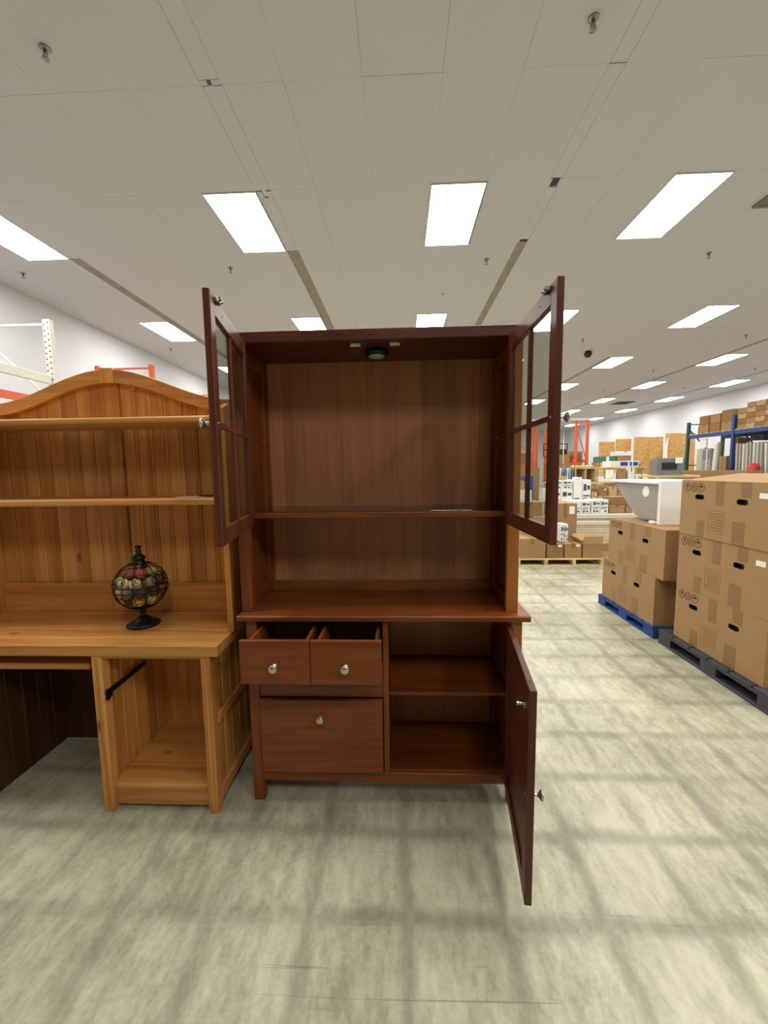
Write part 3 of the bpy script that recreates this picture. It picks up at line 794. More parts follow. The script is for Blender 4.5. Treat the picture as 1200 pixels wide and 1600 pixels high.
def big_carton(label, x0, x1, y0, y1, z0, z1, labelled=False, bulge=0.0, mark_near=False):
    """large carton; printed long side faces -x at x0"""
    t = thing('tub_carton', label, 'box', ((x0+x1)/2, (y0+y1)/2, z0), 'large brown cartons stacked on pallets')
    L = y1-y0; H = z1-z0
    hs = [(y1-.24*L, z1-.29*H), (y1-.70*L, z1-.315*H)]
    bm = bmesh.new()
    # front face with the two hand holes cut out
    loops = [[(y0, z0), (y1, z0), (y1, z1), (y0, z1)]] + [stadium(c[0], c[1], .085, .036) for c in hs]
    edges = []
    for lp_ in loops:
        vs = [bm.verts.new((x0, p[0], p[1])) for p in lp_]
        edges += [bm.edges.new((vs[i], vs[(i+1) % len(vs)])) for i in range(len(vs))]
    bmesh.ops.triangle_fill(bm, use_beauty=True, use_dissolve=False, edges=edges)
    q = lambda *p: bm.faces.new([bm.verts.new(v) for v in p])
    q((x1, y0, z0), (x1, y1, z0), (x1, y1, z1), (x1, y0, z1))
    q((x0, y0, z0), (x1, y0, z0), (x1, y0, z1), (x0, y0, z1)); q((x0, y1, z0), (x1, y1, z0), (x1, y1, z1), (x0, y1, z1))
    q((x0, y0, z0), (x1, y0, z0), (x1, y1, z0), (x0, y1, z0))
    xm = (x0+x1)/2
    zb = z1+bulge
    q((x0, y0, z1), (xm, y0, zb), (xm, y1, zb), (x0, y1, z1)); q((xm, y0, zb), (x1, y0, z1), (x1, y1, z1), (xm, y1, zb))
    if bulge:
        bm.faces.new([bm.verts.new(v) for v in ((x0, y0, z1), (x1, y0, z1), (xm, y0, zb))]); bm.faces.new([bm.verts.new(v) for v in ((x0, y1, z1), (x1, y1, z1), (xm, y1, zb))])
    bmesh.ops.remove_doubles(bm, verts=bm.verts, dist=1e-5); fixn(bm)
    body = finish('body', bm, card, t)
    for c in hs:
        bm = bmesh.new(); s1 = stadium(c[0], c[1], .085, .036)
        A = [bm.verts.new((x0-.0008, p[0], p[1])) for p in s1]; Bv = [bm.verts.new((x0+.03, p[0], p[1])) for p in s1]
        s2 = stadium(c[0], c[1], .079, .030); Cv = [bm.verts.new((x0-.0008, p[0], p[1])) for p in s2]; Dv = [bm.verts.new((x0+.028, p[0], p[1])) for p in s2]
        nn = len(s1)
        for i in range(nn):
            j = (i+1) % nn
            bm.faces.new((A[i], A[j], Bv[j], Bv[i])); bm.faces.new((A[i], A[j], Cv[j], Cv[i])); bm.faces.new((Cv[i], Cv[j], Dv[j], Dv[i]))
        bm.faces.new(Dv); bm.faces.new(Bv); fixn(bm)
        finish('hand_hole', bm, blackp, t)
    xs = x0-.0003
    # three round handling marks near the far upper corner
    r = .032
    for k in range(3):
        cy, cz = y1-.062-k*.066, z1-.050
        bm = bmesh.new(); ring2d(bm, cy, cz, r*.86, r, xs)
        if k == 0:      # wine glass
            flat_poly(bm, [(cy-.011, cz+.017), (cy+.011, cz+.017), (cy+.009, cz+.004), (cy+.002, cz-.003), (cy-.002, cz-.003), (cy-.009, cz+.004)], xs)
            rect2d(bm, cy-.0016, cy+.0016, cz-.015, cz-.003, xs); rect2d(bm, cy-.008, cy+.008, cz-.018, cz-.015, xs)
        elif k == 1:    # two arrows over a bar
            for s in (-1, 1):
                flat_poly(bm, [(cy+s*.008-.007, cz+.006), (cy+s*.008+.007, cz+.006), (cy+s*.008, cz+.017)], xs); rect2d(bm, cy+s*.008-.002, cy+s*.008+.002, cz-.010, cz+.006, xs)
            rect2d(bm, cy-.014, cy+.014, cz-.016, cz-.013, xs)
        else:           # umbrella
            flat_poly(bm, [(cy+.016*math.cos(PI*i/8), cz+.001+.016*math.sin(PI*i/8)) for i in range(9)], xs)
            rect2d(bm, cy-.0015, cy+.0015, cz-.016, cz+.001, xs)
        thick(bm, .0004); finish('handling_mark', bm, ink, t)
    # ruled stamp in the middle
    cy0, cy1, cz0, cz1 = y1-.53*L, y1-.355*L, z0+.12*H, z0+.50*H
    bm = bmesh.new(); e = .0022
    for a in ((cy0, cy1, cz0, cz0+e), (cy0, cy1, cz1-e, cz1), (cy0, cy0+e, cz0+e, cz1-e), (cy1-e, cy1, cz0+e, cz1-e)): rect2d(bm, *a, xs)
    rr = random.Random(3)
    for k in range(7):
        zz = cz1-.020-k*.0185
        a = cy0+.012; 
        while a < cy1-.022:
            w_ = rr.uniform(.008, .03); b_ = min(a+w_, cy1-.010)
            rect2d(bm, a, b_, zz-.0055, zz, xs); a = b_+.006
    thick(bm, .0003); finish('printed_stamp', bm, ink_faint, t)
    for (a, b_, c, d_) in ((y1-.515*L, y1-.425*L, z1-.40*H, z1-.002), (y1-.78*L, y1-.68*L, z1-.24*H, z1-.002), (y1-.315*L, y1-.22*L, z0+.002, z0+.30*H), (y1-.74*L, y1-.62*L, z0+.002, z0+.37*H)):
        B('tape_strip', x0-.0007, x0+.0002, a, b_, c, d_, tape_m, t, 0)
    B('tape_strip', x0-.0009, x0+.0002, y1-.20*L, y1-.07*L, z1-.115, z1-.020, tape_m, t, 0) if False else None
    if labelled: B('shipping_label', x0-.0012, x0+.0002, y0+.05, y0+.115, z1-.095, z1-.062, white_lab, t, 0)
    if mark_near:
        bm = bmesh.new()
        for k in range(2):
            n2 = 20; cx_, cz = x0+.10+k*.09, z1-.07
            a = [bm.verts.new((cx_+.03*math.cos(2*PI*i/n2), y0-.0003, cz+.03*math.sin(2*PI*i/n2))) for i in range(n2)]
            b_ = [bm.verts.new((cx_+.026*math.cos(2*PI*i/n2), y0-.0003, cz+.026*math.sin(2*PI*i/n2))) for i in range(n2)]
            for i in range(n2): bm.faces.new((a[i], a[(i+1) % n2], b_[(i+1) % n2], b_[i]))
            vs = [bm.verts.new((cx_+p[0], y0-.0003, cz+p[1])) for p in ((-.012, .015), (.012, .015), (.002, -.002), (.002, -.016), (-.002, -.016), (-.002, -.002))]; bm.faces.new(vs)
        finish('handling_mark', bm, ink, t)
    return t
NX = 2.12
pallet('dark grey plastic pallet under the near stack of three cartons', 2.085, 3.05, .62, 1.665, .118, pallet_black, 'y')
big_carton('bottom carton of the near three-high stack, resting on the dark pallet', NX, 2.95, .765, 1.540, .120, .518)
big_carton('middle carton of the near three-high stack, with a white sticker', NX+.004, 2.955, .765, 1.548, .519, .922, True)
big_carton('top carton of the near three-high stack, bulging lid and white sticker', NX-.002, 2.95, .770, 1.545, .923, 1.322, True, .045)
pallet('blue painted pallet under the far stack of two cartons', 2.085, 2.95, 1.735, 2.66, .098, pallet_blue, 'y')
big_carton('lower carton of the far two-high stack, on the blue pallet', 2.10, 2.90, 1.765, 2.615, .100, .505, mark_near=True)
big_carton('upper carton of the far two-high stack, carrying the white sink', 2.115, 2.90, 1.690, 2.555, .506, .918)

# ------------------------------------------------------------------ white sink on the far stack
sk = thing('apron_sink', 'white apron sink with drain opening, set on the far carton stack', 'sink', (2.45, 2.3, .92))
prism('apron', [(2.245, .9205), (2.80, .9205), (2.80, 1.297), (2.245, 1.297)], 'y', 1.985, 2.020, white_p, sk)
B('rim', 2.245, 2.80, 2.02, 2.83, 1.270, 1.297, white_p, sk, .006, 2)
bm = bmesh.new()
poly = [(2.02, .955), (2.28, .942), (2.40, .965), (2.50, 1.03), (2.80, 1.27), (2.02, 1.27)]
bm_prism(bm, poly, 'x', 2.275, 2.77); finish('bowl', bm, plain('shaded_enamel', (152, 146, 138), .45, 0, .02), sk)  # grey colour carries the shade on the outside of the white bowl
lathe('overflow_opening', [(.052, .002), (.052, -.002), (.044, -.003), (.004, -.0035)], white_p, sk, 22, (2.275, 2.245, 1.195), 'x')
lathe('drain_fitting', [(.05, 0), (.05, -.012), (.032, -.016), (.030, -.027)], nickel, sk, 18, (2.34, 2.20, .948))
B('packing_scrap', 2.22, 2.27, 2.03, 2.10, .9195, .945, white_lab, None, .004)
setp(bpy.data.objects['packing_scrap'], 'white paper scrap tucked under the sink on the far stack', 'paper')

# ------------------------------------------------------------------ generic cartons for the background
def carton(label, x0, x1, y0, y1, z0, z1, mat=None, group='small cartons in the background', tape=True, lab=False, cat='box', name='carton', tapemat=None):
    t = thing(name, label, cat, ((x0+x1)/2, (y0+y1)/2, z0), group)
    B('body', x0, x1, y0, y1, z0, z1, mat or card, t, .006)
    xm = (x0+x1)/2; w_ = min(.05, (x1-x0)*.2)
    if tape:
        bm = bmesh.new(); bm_box(bm, xm-w_/2, xm+w_/2, y0-.001, y1+.001, z1-.003, z1+.001); bm_box(bm, xm-w_/2, xm+w_/2, y0-.0012, y0+.002, z1-(z1-z0)*.3, z1)
        finish('tape_strip', bm, tapemat or tape_m, t)
        ym = (y0+y1)/2
        B('tape_end', x0-.001, x0+.002, ym-w_/2, ym+w_/2, z1-(z1-z0)*.3, z1, tapemat or tape_m, t, 0)
    if lab:
        lw = (x1-x0)*.22
        B('shipping_label', x1-lw*1.5, x1-lw*.5, y0-.002, y0+.001, z1-(z1-z0)*.22, z1-(z1-z0)*.06, white_lab, t, 0)
    return t
def printed_carton(label, x0, x1, y0, y1, z0, z1, group, seed=1, inkm=None, cols=2):
    t = carton(label, x0, x1, y0, y1, z0, z1, foam, group, False)
    rr = random.Random(seed); im = inkm or plain('blue_grey_ink', (86, 104, 120), .9)
    bm = bmesh.new(); W = (x1-x0)/cols; H = z1-z0
    for c in range(cols):
        a = x0+c*W
        for (u0, u1, v0, v1) in ((.15, .5, .62, .85), (.58, .9, .66, .80), (.12, .88, .42, .47), (.12, .7, .33, .37), (.2, .42, .08, .26), (.55, .8, .1, .24)):
            if rr.random() < .85: bm_box(bm, a+u0*W, a+u1*W, y0-.002, y0+.001, z0+v0*H, z0+v1*H)
    finish('printed_panel', bm, im, t)
    bm = bmesh.new(); bm_box(bm, (x0+x1)/2-.004, (x0+x1)/2+.004, y0-.0015, y0+.001, z0+.01, z1-.01); finish('seam', bm, grey_p, t)
    return t
def open_carton(label, x0, x1, y0, y1, z0, z1, flap=.12, mat=None, group='small cartons in the background'):
    t = thing('open_carton', label, 'box', ((x0+x1)/2, (y0+y1)/2, z0), group); mt = mat or card; w_ = .006
    bm = bmesh.new()
    for a in ((x0, x0+w_, y0, y1, z0, z1), (x1-w_, x1, y0, y1, z0, z1), (x0+w_, x1-w_, y0, y0+w_, z0, z1), (x0+w_, x1-w_, y1-w_, y1, z0, z1), (x0+w_, x1-w_, y0+w_, y1-w_, z0, z0+w_)): bm_box(bm, *a)
    finish('body', bm, mt, t)
    prism('flap', [(y0, z1), (y0+w_, z1), (y0-.03+w_, z1+flap), (y0-.03, z1+flap)], 'x', x0, x1, card_l, t)
    prism('flap', [(y1-w_, z1), (y1, z1), (y1+.06, z1+flap*.8), (y1+.054, z1+flap*.8)], 'x', x0, x1, card_l, t)
    prism('flap', [(x0, z1), (x0+w_, z1), (x0-.06+w_, z1+flap*.7), (x0-.06, z1+flap*.7)], 'y', y0, y1, card_l, t)
    return t

# wooden pallet with cartons, seen under the right glass door
pallet('pale wooden pallet with a row of small cartons, behind the open glass door', 1.70, 2.94, 4.265, 5.40, .112, pallet_wood, 'x', 'pallets on the floor', 7)
G = 'cartons on the pale wooden pallet'
PZ = .1125
carton('leftmost front carton on the pale pallet, beside the cherry post', 1.74, 2.115, 4.30, 4.70, PZ, .405, card, G, True)
carton('second front carton from the left on the pale pallet', 2.135, 2.372, 4.30, 4.62, PZ, .325, card_d, G, True, True)
carton('third front carton from the left on the pale pallet', 2.388, 2.632, 4.30, 4.62, PZ, .330, card, G, True, True)
open_carton('rightmost front carton on the pale pallet with a raised flap', 2.65, 2.925, 4.30, 4.62, PZ, .322, .115, card, G)
carton('tall brown carton behind the front row on the pale pallet', 2.40, 2.765, 4.80, 5.25, PZ, .875, card, G, True, True)
carton('brown carton stacked behind the glass door, left of the tall one', 1.80, 2.30, 4.78, 5.25, PZ, .68, card_l, G, True)
carton('small carton on top of the stack seen through the lower glass pane', 1.86, 2.24, 4.82, 5.2, .681, .90, card, G, True)
printed_carton('white printed box edge beside the door corner, on the pallet cartons', 2.36, 2.47, 4.40, 4.60, .331, .60, G, 5)
for k in range(2):
    x0 = 3.02+k*.004
    carton('long flat brown carton, %s from the top of the pile beside the pale pallet' % ORD[1-k], x0, x0+.58, 4.75, 5.6, k*.125, k*.125+.122, (card_l, card)[k % 2], 'flat cartons beside the pale pallet', True)
# stack of pale sheets
pallet('weathered pallet under the stack of pale board sheets', 3.10, 4.95, 5.95, 7.05, .12, pallet_wood, 'x', 'pallets on the floor', 6)
sheet_m = [plain('sheet_cream', (222, 212, 190), .7), plain('sheet_white', (230, 228, 220), .7), plain('sheet_tan', (204, 186, 152), .7)]
zz = .1205
for k in range(11):
    h = random.uniform(.035, .052); dx = random.uniform(-.03, .03)
    o_ = B('board_sheet', 3.14+dx, 4.90+dx, 5.98+random.uniform(-.02, .02), 7.0, zz, zz+h-.004, sheet_m[k % 3], None, .003)
    setp(o_, 'pale board sheet, %s from the bottom of the stack behind the pallet cartons' % (ORD+['tenth', 'eleventh'])[k], 'board', 'stacked pale board sheets'); zz += h
ZS = zz
G = 'white printed boxes on the pale sheets'
printed_carton('white printed box, left one on the pale sheet stack', 3.20, 3.53, 6.02, 6.35, ZS, ZS+.235, G, 2)
printed_carton('white printed box, right one on the pale sheet stack', 3.56, 3.86, 6.02, 6.35, ZS, ZS+.255, G, 3)
G2 = 'brown parcels on the pale sheets'
carton('brown parcel right of the white printed boxes', 3.90, 4.18, 6.05, 6.35, ZS, ZS+.15, card, G2)
carton('wide brown parcel with pale lid lying on the parcel pile', 3.93, 4.30, 6.08, 6.4, ZS+.151, ZS+.30, card_d, G2)
carton('small brown parcel next to the stacked white boxes', 4.20, 4.30, 6.05, 6.3, ZS, ZS+.13, card, G2)
printed_carton('small white box under another beside the sink', 4.31, 4.58, 6.02, 6.3, ZS, ZS+.12, G, 8)
printed_carton('small white box on top beside the sink', 4.33, 4.50, 6.05, 6.28, ZS+.121, ZS+.24, G, 9)
# second pallet row further back
pallet('pallet under the stack of white appliance boxes', 3.2, 5.6, 7.20, 8.3, .12, pallet_wood, 'x', 'pallets on the floor', 6)
G = 'white boxes behind the pale sheets'
dk = plain('charcoal_print', (70, 76, 80), .9)
for k, (x0, x1, z0, z1) in enumerate(((3.22, 3.72, .121, .55), (3.74, 4.24, .121, .55), (3.22, 3.72, .551, .98), (3.74, 4.10, .551, 1.17), (3.30, 3.70, .981, 1.16))):
    printed_carton(['white appliance box at lower left behind the pale sheets', 'white appliance box at lower right behind the pale sheets', 'white appliance box in the middle of the left pile', 'tall white box with dark printed panels on the pile', 'flat white box on top of the left pile'][k], x0, x1, 7.25, 7.7, z0, z1, G, 20+k, dk)
G = 'small brown boxes behind the sink'
for k, (x0, x1, z0, z1) in enumerate(((4.26, 4.60, .121, .56), (4.62, 5.0, .121, .56), (4.26, 4.48, .561, .82), (4.50, 4.74, .561, .80), (4.28, 4.44, .821, .98), (4.495, 4.65, .801, 1.02), (4.76, 5.0, .561, .78), (5.02, 5.4, .121, .70), (4.13, 4.235, .5515, .90))):
    carton(['brown box low in the pile behind the sink, first', 'brown box low in the pile behind the sink, second', 'small brown box left of centre in the pile behind the sink', 'small brown box in the middle of the pile behind the sink', 'small top box of the pile, left of the sink rim', 'small top box of the pile with pale end, near the sink rim', 'small brown box at the right of the pile behind the sink', 'taller brown box at the right end of the pile behind the sink', 'narrow brown box beside the tall white box'][k], x0, x1, 7.25, 7.65, z0, z1, (card, card_d, card_l)[k % 3], G, True, k % 2 == 0)

# workbench row at y about 10, with slabs, rolled goods and boxes
bench = thing('stock_table', 'long wooden stock table behind the piles of boxes', 'table', (5.8, 10.4, 0))
for k in range(4): B('tabletop_board', 4.3, 7.4, 10.0+k*.2, 10.195+k*.2, .98, 1.02, pallet_wood['x'], bench)
for x in (4.35, 5.8, 7.3):
    for y in (10.05, 10.7): B('leg', x-.04, x+.04, y-.04, y+.04, 0, .98, pallet_wood['y'], bench)
sl = [plain('slab_silver', (176, 186, 196), .35, .2), plain('slab_blue', (120, 140, 160), .35, .2), plain('slab_white', (224, 226, 224), .4)]
for k in range(8):
    x = 4.40+k*.068
    o_ = prism('sample_slab', [(x, 1.021), (x+.030, 1.021), (x+.05, 1.43), (x+.02, 1.43)], 'y', 10.1, 10.6, sl[k % 3])
    setp(o_, 'thin silvery slab leaning on the stock table, %s from the left' % ORD[k], 'slab', 'silvery slabs on the stock table')
sh = thing('crate_shelf', 'low wooden crate shelf on the stock table right of the silvery slabs', 'shelf', (5.27, 10.3, 1.021))
B('back', 4.98, 5.56, 10.55, 10.57, 1.021, 1.40, pallet_wood['x'], sh); B('top', 4.96, 5.58, 10.1, 10.57, 1.40, 1.425, pallet_wood['x'], sh)
for x in (4.98, 5.26, 5.54): B('upright', x, x+.025, 10.1, 10.55, 1.021, 1.40, pallet_wood['y'], sh)
r_ = plain('packing_paper', (220, 196, 150), .9)
for k in range(5):
    x = 4.93+k*.128
    bm = bmesh.new(); bmesh.ops.create_icosphere(bm, subdivisions=2, radius=.06)
    for v in bm.verts: v.co *= 1+random.uniform(-.18, .18); v.co.z *= .6
    bmesh.ops.translate(bm, vec=(x+.06, 10.3, 1.465), verts=bm.verts)
    o_ = finish('crumpled_paper', bm, r_); setp(o_, 'crumpled packing paper on the crate shelf, %s from the left' % ORD[k], 'paper', 'crumpled packing paper')
G = 'boxes on the stock table'
for k, (x0, x1, z0, z1, mt) in enumerate(((5.62, 5.98, 1.021, 1.16, foam), (6.02, 6.12, 1.021, 1.36, foam), (6.15, 6.38, 1.021, 1.40, card), (6.45, 6.62, 1.021, 1.42, foam), (6.66, 7.0, 1.021, 1.22, foam), (6.40, 7.1, 1.44, 1.55, foam))):
    if k == 5: continue
    carton(['flat white box on the stock table below the strand boards', 'slim white box standing on the stock table', 'brown box on the stock table left of the grey box', 'narrow white box standing beside the low white row', 'low white box row on the stock table behind the sink'][k], x0, x1, 10.1, 10.5, z0, z1, mt, G, True, False, tapemat=None if mt is card else grey_p)
bs = thing('blue_white_carton', 'white carton with blue printed bands on a plank behind the sink', 'box', (6.75, 10.9, 1.44))
B('body', 6.40, 7.25, 11.0, 11.5, 1.44, 1.62, white_lab, bs, .004); bi = plain('blue_print', (40, 76, 170), .8)
for x0, x1 in ((6.70, 6.92), (6.98, 7.04), (7.08, 7.22)): B('printed_band', x0, x1, 10.998, 11.001, 1.47, 1.59, bi, bs, 0)
B('support_shelf', 6.2, 7.5, 10.98, 11.55, 1.40, 1.438, pallet_wood['x'], None, .003)
setp(bpy.data.objects['support_shelf'], 'plank shelf holding the blue and white carton', 'shelf')
for k, x in enumerate((6.24, 7.42)):
    o_ = B('shelf_post', x, x+.05, 11.1, 11.4, 0, 1.399, pallet_wood['y'], None, .003); setp(o_, '%s wooden post under the plank shelf behind the sink' % ('left', 'right')[k], 'post', 'posts under the plank shelf')

# grey heater box with a dark window, on a plank over crates
t = thing('grey_appliance', 'grey metal box with black window and white notice, behind the sink', 'appliance', (3.9, 4.6, 1.30))
B('body', 3.715, 4.095, 4.42, 4.56, 1.300, 1.545, grey_p, t, .004)
B('window', 3.780, 3.985, 4.412, 4.425, 1.385, 1.482, blackp, t, .002)
B('window_frame', 3.770, 3.995, 4.4165, 4.422, 1.375, 1.492, plain('mid_grey', (98, 98, 100), .5), t, .001)
B('notice', 3.955, 4.058, 4.405, 4.4095, 1.470, 1.556, white_lab, t, 0)
t = thing('plank_crate', 'open wooden crate carrying the grey metal box', 'crate', (3.9, 4.7, 0))
for k in range(4): B('top_plank', 3.70, 4.30, 4.38+k*.125, 4.50+k*.125, 1.268, 1.299, pallet_wood['x'], t)
for x in (3.71, 4.23):
    for y in (4.40, 4.83): B('corner_post', x, x+.05, y, y+.05, 0, 1.268, pallet_wood['y'], t)
for k in range(6): B('slat', 3.70, 4.30, 4.383, 4.399, .1+k*.2, .24+k*.2, pallet_wood['x'], t)

# strand boards standing in a row before the right wall
G = 'strand board sheets standing before the right wall'
for x0, x1, y, z1, lab in ((8.62, 9.29, 16.3, 2.54, 'strand board farthest left, beside the orange rack'), (9.295, 9.96, 16.25, 2.64, 'second strand board from the left, slightly taller'),
        (9.93, 11.14, 16.0, 2.70, 'widest strand board, left of the white curved strip'), (11.30, 12.52, 16.1, 2.84, 'tallest strand board, right of the white curved strip, behind the green post')):
    t = thing('strand_board', lab, 'board', ((x0+x1)/2, y, 0), G)
    n = 1 if x1-x0 < .8 else (2 if x1-x0 < 1.22 else 3)
    for k in range(n):
        a = x0+(x1-x0)*k/n; b_ = x0+(x1-x0)*(k+1)/n
        prism('sheet', [(y, 0), (y+.02, 0), (y+.10, z1-.015*(k % 2)), (y+.08, z1-.015*(k % 2))], 'x', a+.003, b_-.003, osb, t)
bm = bmesh.new(); cols = []
for i in range(15):
    f_ = i/14; xx = 11.08+.17*f_**1.6; z = 1.78+.86*f_; wv = .13*(1-f_)+.03
    cols.append([bm.verts.new((xx, 15.90+.06*f_, z)), bm.verts.new((xx+wv, 15.90+.06*f_, z)), bm.verts.new((xx+wv, 15.92+.06*f_, z)), bm.verts.new((xx, 15.92+.06*f_, z))])
for a, b_ in zip(cols, cols[1:]):
    for i in range(4): bm.faces.new((a[i], a[(i+1) % 4], b_[(i+1) % 4], b_[i]))
bm.faces.new(cols[0]); bm.faces.new(cols[-1]); fixn(bm)
o_ = finish('curved_strip', bm, white_lab); setp(o_, 'white curved strip leaning between the strand boards', 'strip')
G = 'stock boxes before the strand boards'
carton('brown stock crate under the white curved strip', 10.7, 11.5, 15.3, 15.97, 0, 1.778, card_d, G)
for k, (x0, x1) in enumerate(((7.05, 7.33), (7.36, 7.63))):
    o_ = B('yellow_board', x0, x1, 12.96, 13.0, 0, 1.62, osb, None, .003); setp(o_, ('left', 'right')[k]+' one of two short yellow boards below the green carton', 'board', 'short yellow boards')
carton('brown stock box hidden behind the short yellow boards', 7.05, 7.63, 13.05, 13.6, 0, 1.62, card, G)
t = carton('green and white carton on top of the box behind the yellow boards', 7.05, 7.63, 13.02, 13.5, 1.621, 1.82, plain('green_print', (64, 120, 98), .7), G, False)
B('white_band', 7.28, 7.38, 13.018, 13.022, 1.63, 1.81, white_lab, t, 0)
carton('brown stack right of the yellow boards', 7.67, 8.15, 13.0, 13.5, 0, 1.60, card_d, G)
carton('upper brown box right of the green carton', 7.67, 8.13, 13.0, 13.5, 1.601, 1.83, card, G)
carton('flat pale box on top, right of the green carton', 7.65, 8.17, 12.98, 13.5, 1.831, 1.99, foam, G, True, tapemat=grey_p)
carton('brown stack farther right of the yellow boards, behind the table boxes', 8.2, 8.9, 13.2, 13.8, 0, 1.55, card_l, G)
carton('long brown carton lying inside the far orange rack', 6.68, 6.98, 14.3, 16.6, 1.741, 2.0, card_d, G)
carton('brown load standing left of the far orange rack', 5.9, 6.5, 14.2, 14.8, 0, 1.95, card, G)
carton('dark case on the load left of the far orange rack', 5.95, 6.4, 14.2, 14.7, 1.951, 2.15, blackp, G, False)

# ------------------------------------------------------------------ pallet racks
def upright_frame(parent, x0, x1, y, h, mat, axis='x', w_=.075, brace=True, holes=False):
    """two posts plus horizontal and diagonal braces; frame plane across the rack"""
    for x in (x0, x1):
        p = B('post', x-w_/2, x+w_/2, y-.04, y+.04, 0, h, mat, parent, .004)
        bm = bmesh.new(); bm_box(bm, x-.08, x+.08, y-.07, y+.07, 0, .008); finish('foot_plate', bm, mat, p)
        if holes:
            bm = bmesh.new()
            for k in range(int(h/.08)):
                for dx in (-.028, .028): bm_lathe(bm, [(.011, -.001), (.011, .001)], 8, (x+dx, y-.0405, .06+k*.08+(0.03 if dx > 0 else 0)), 'y')
            fixn(bm); finish('slot_holes', bm, blackp, p)['kind'] = 'stuff'
    if brace:
        n = max(2, int(h/1.1))
        for k in range(n):
            z0 = .25+(h-.35)*k/n; z1 = .25+(h-.35)*(k+1)/n
            bar('diagonal_brace', (x1, y, z0), (x0, y, z1-.1), .03, .03, mat, parent)
        for k in range(n+1): bar('cross_brace', (x0, y, .2+(h-.26)*k/n), (x1, y, .2+(h-.26)*k/n), .03, .03, mat, parent)
# white rack by the left wall
t = thing('pallet_rack', 'white perforated pallet rack by the left wall behind the pine hutch', 'rack', (-5.6, 3.2, 0))
upright_frame(t, -6.10, -5.08, 4.30, 3.655, white_rack, w_=.105, holes=True)
upright_frame(t, -6.10, -5.08, 1.55, 3.655, white_rack, w_=.105)
for z in (1.2, 2.74):
    for x in (-6.10, -5.08): B('beam', x-.025, x+.025, 1.60, 4.25, z, z+.12, white_rack, t, .004)
for x in (-6.10, -5.08): B('orange_beam', x-.025, x+.025, 1.60, 4.25, 2.42, 2.52, orange_m, t, .004)
# orange rack behind it
t = thing('pallet_rack', 'orange pallet rack by the left wall beyond the pine arch', 'rack', (-5.2, 7.4, 0))
upright_frame(t, -5.74, -4.69, 6.10, 3.475, orange_m, w_=.075)
upright_frame(t, -5.74, -4.69, 8.80, 3.475, orange_m, w_=.075)
for z in (1.0, 2.3):
    for x in (-5.74, -4.69): B('beam', x-.025, x+.025, 6.15, 8.75, z, z+.11, orange_m, t, .004)
# blue and green rack at right
t = thing('pallet_rack', 'blue and green pallet rack against the right side, loaded with brown cartons', 'rack', (9.7, 9.0, 0))
RX = 9.0
def frame_at(y, mat, h):
    upright_frame(t, RX, RX+1.05, y, h, mat, w_=.08)
frame_at(11.50, green_m, 2.78); frame_at(9.78, blue_m, 2.78); frame_at(8.05, blue_m, 2.78); frame_at(6.3, blue_m, 2.78)
for a, b_ in ((9.82, 11.46), (8.09, 9.74), (6.34, 8.01)):
    for x in (RX, RX+1.05):
        for z in (.30, 2.27): B('beam', x-.025, x+.025, a, b_, z, z+.11, blue_m, t, .004)
    for k in range(8):
        yy = a+(b_-a)*(k+.5)/8
        B('deck_board', RX-.02, RX+1.07, yy-.085, yy+.085, 2.381, 2.40, pallet_wood['x'], t, .002)
        B('deck_board', RX-.02, RX+1.07, yy-.085, yy+.085, .411, .43, pallet_wood['x'], t, .002)
G = 'brown cartons on top of the blue rack'
ZR = 2.401
cols_y = [(10.72, 11.10), (10.30, 10.68), (9.88, 10.26)]
for c, (a, b_) in enumerate(cols_y):
    for lv in range(2):
        z0 = ZR+lv*.255
        carton('brown carton on the blue rack, %s column from the left, %s layer' % (ORD[c], ('lower', 'upper')[lv]), RX+.02, RX+.5, a, b_, z0, z0+.25+(.06 if lv and c == 2 else 0), (card, card_d)[(c+lv) % 2], G, True)
carton('narrow brown carton at the left end of the blue rack', RX+.15, RX+.5, 11.12, 11.32, ZR, ZR+.24, card_d, G, True)
o_ = open_carton('open carton with raised flaps, third column on the blue rack', RX+.55, RX+.95, 9.9, 10.28, ZR, ZR+.56, .08, card_d, G)
G = 'small brown boxes stacked on the blue rack'
for c in range(10):
    a = (9.718-c*.27) if c < 6 else (7.98-(c-6)*.27)
    for lv in range(5):
        if lv == 4 and c == 0: continue
        z0 = ZR+lv*.131
        carton('small brown box on the blue rack, %s column, %s layer from below' % ((ORD+['tenth'])[c], ORD[lv]), RX+.02, RX+.38, a-.265, a, z0, z0+.126, (card, card_d, card_l)[(c*2+lv) % 3], G, True)
# stock leaning in the rack
ZD = .4305
gd = [plain('door_greige', (196, 190, 170), .6), plain('door_grey', (172, 170, 156), .6), plain('door_white', (220, 218, 206), .6)]
for k in range(13):
    y1 = 9.66-k*.105
    o_ = prism('door_panel', [(y1-.045, ZD), (y1, ZD), (y1-.0+.05, 2.02-.01*(k % 3)), (y1-.045+.05, 2.02-.01*(k % 3))], 'x', RX+.03, RX+.85, gd[k % 3]) if k < 8 else prism('door_panel', [(y1-.125, ZD), (y1-.08, ZD), (y1+.04, 1.98), (y1-.005, 1.98)], 'x', RX+.03, RX+.85, gd[k % 3])
    setp(o_, 'pale door panel standing in the blue rack, %s from the left' % (ORD+['tenth', 'eleventh', 'twelfth', 'thirteenth'])[k], 'panel', 'pale door panels standing in the blue rack')
o_ = lathe('carpet_roll', [(.20, ZD), (.21, ZD+.02), (.21, 1.93), (.20, 1.95), (.05, 1.95)], plain('sage_roll', (182, 180, 152), .8), None, 20, (RX+.30, 11.15, 0)); setp(o_, 'upright sage coloured roll at the left end of the blue rack', 'roll')
t = thing('framed_panel', 'grey patterned panel with white centre strip leaning in the blue rack', 'panel', (RX+.1, 10.75, ZD))
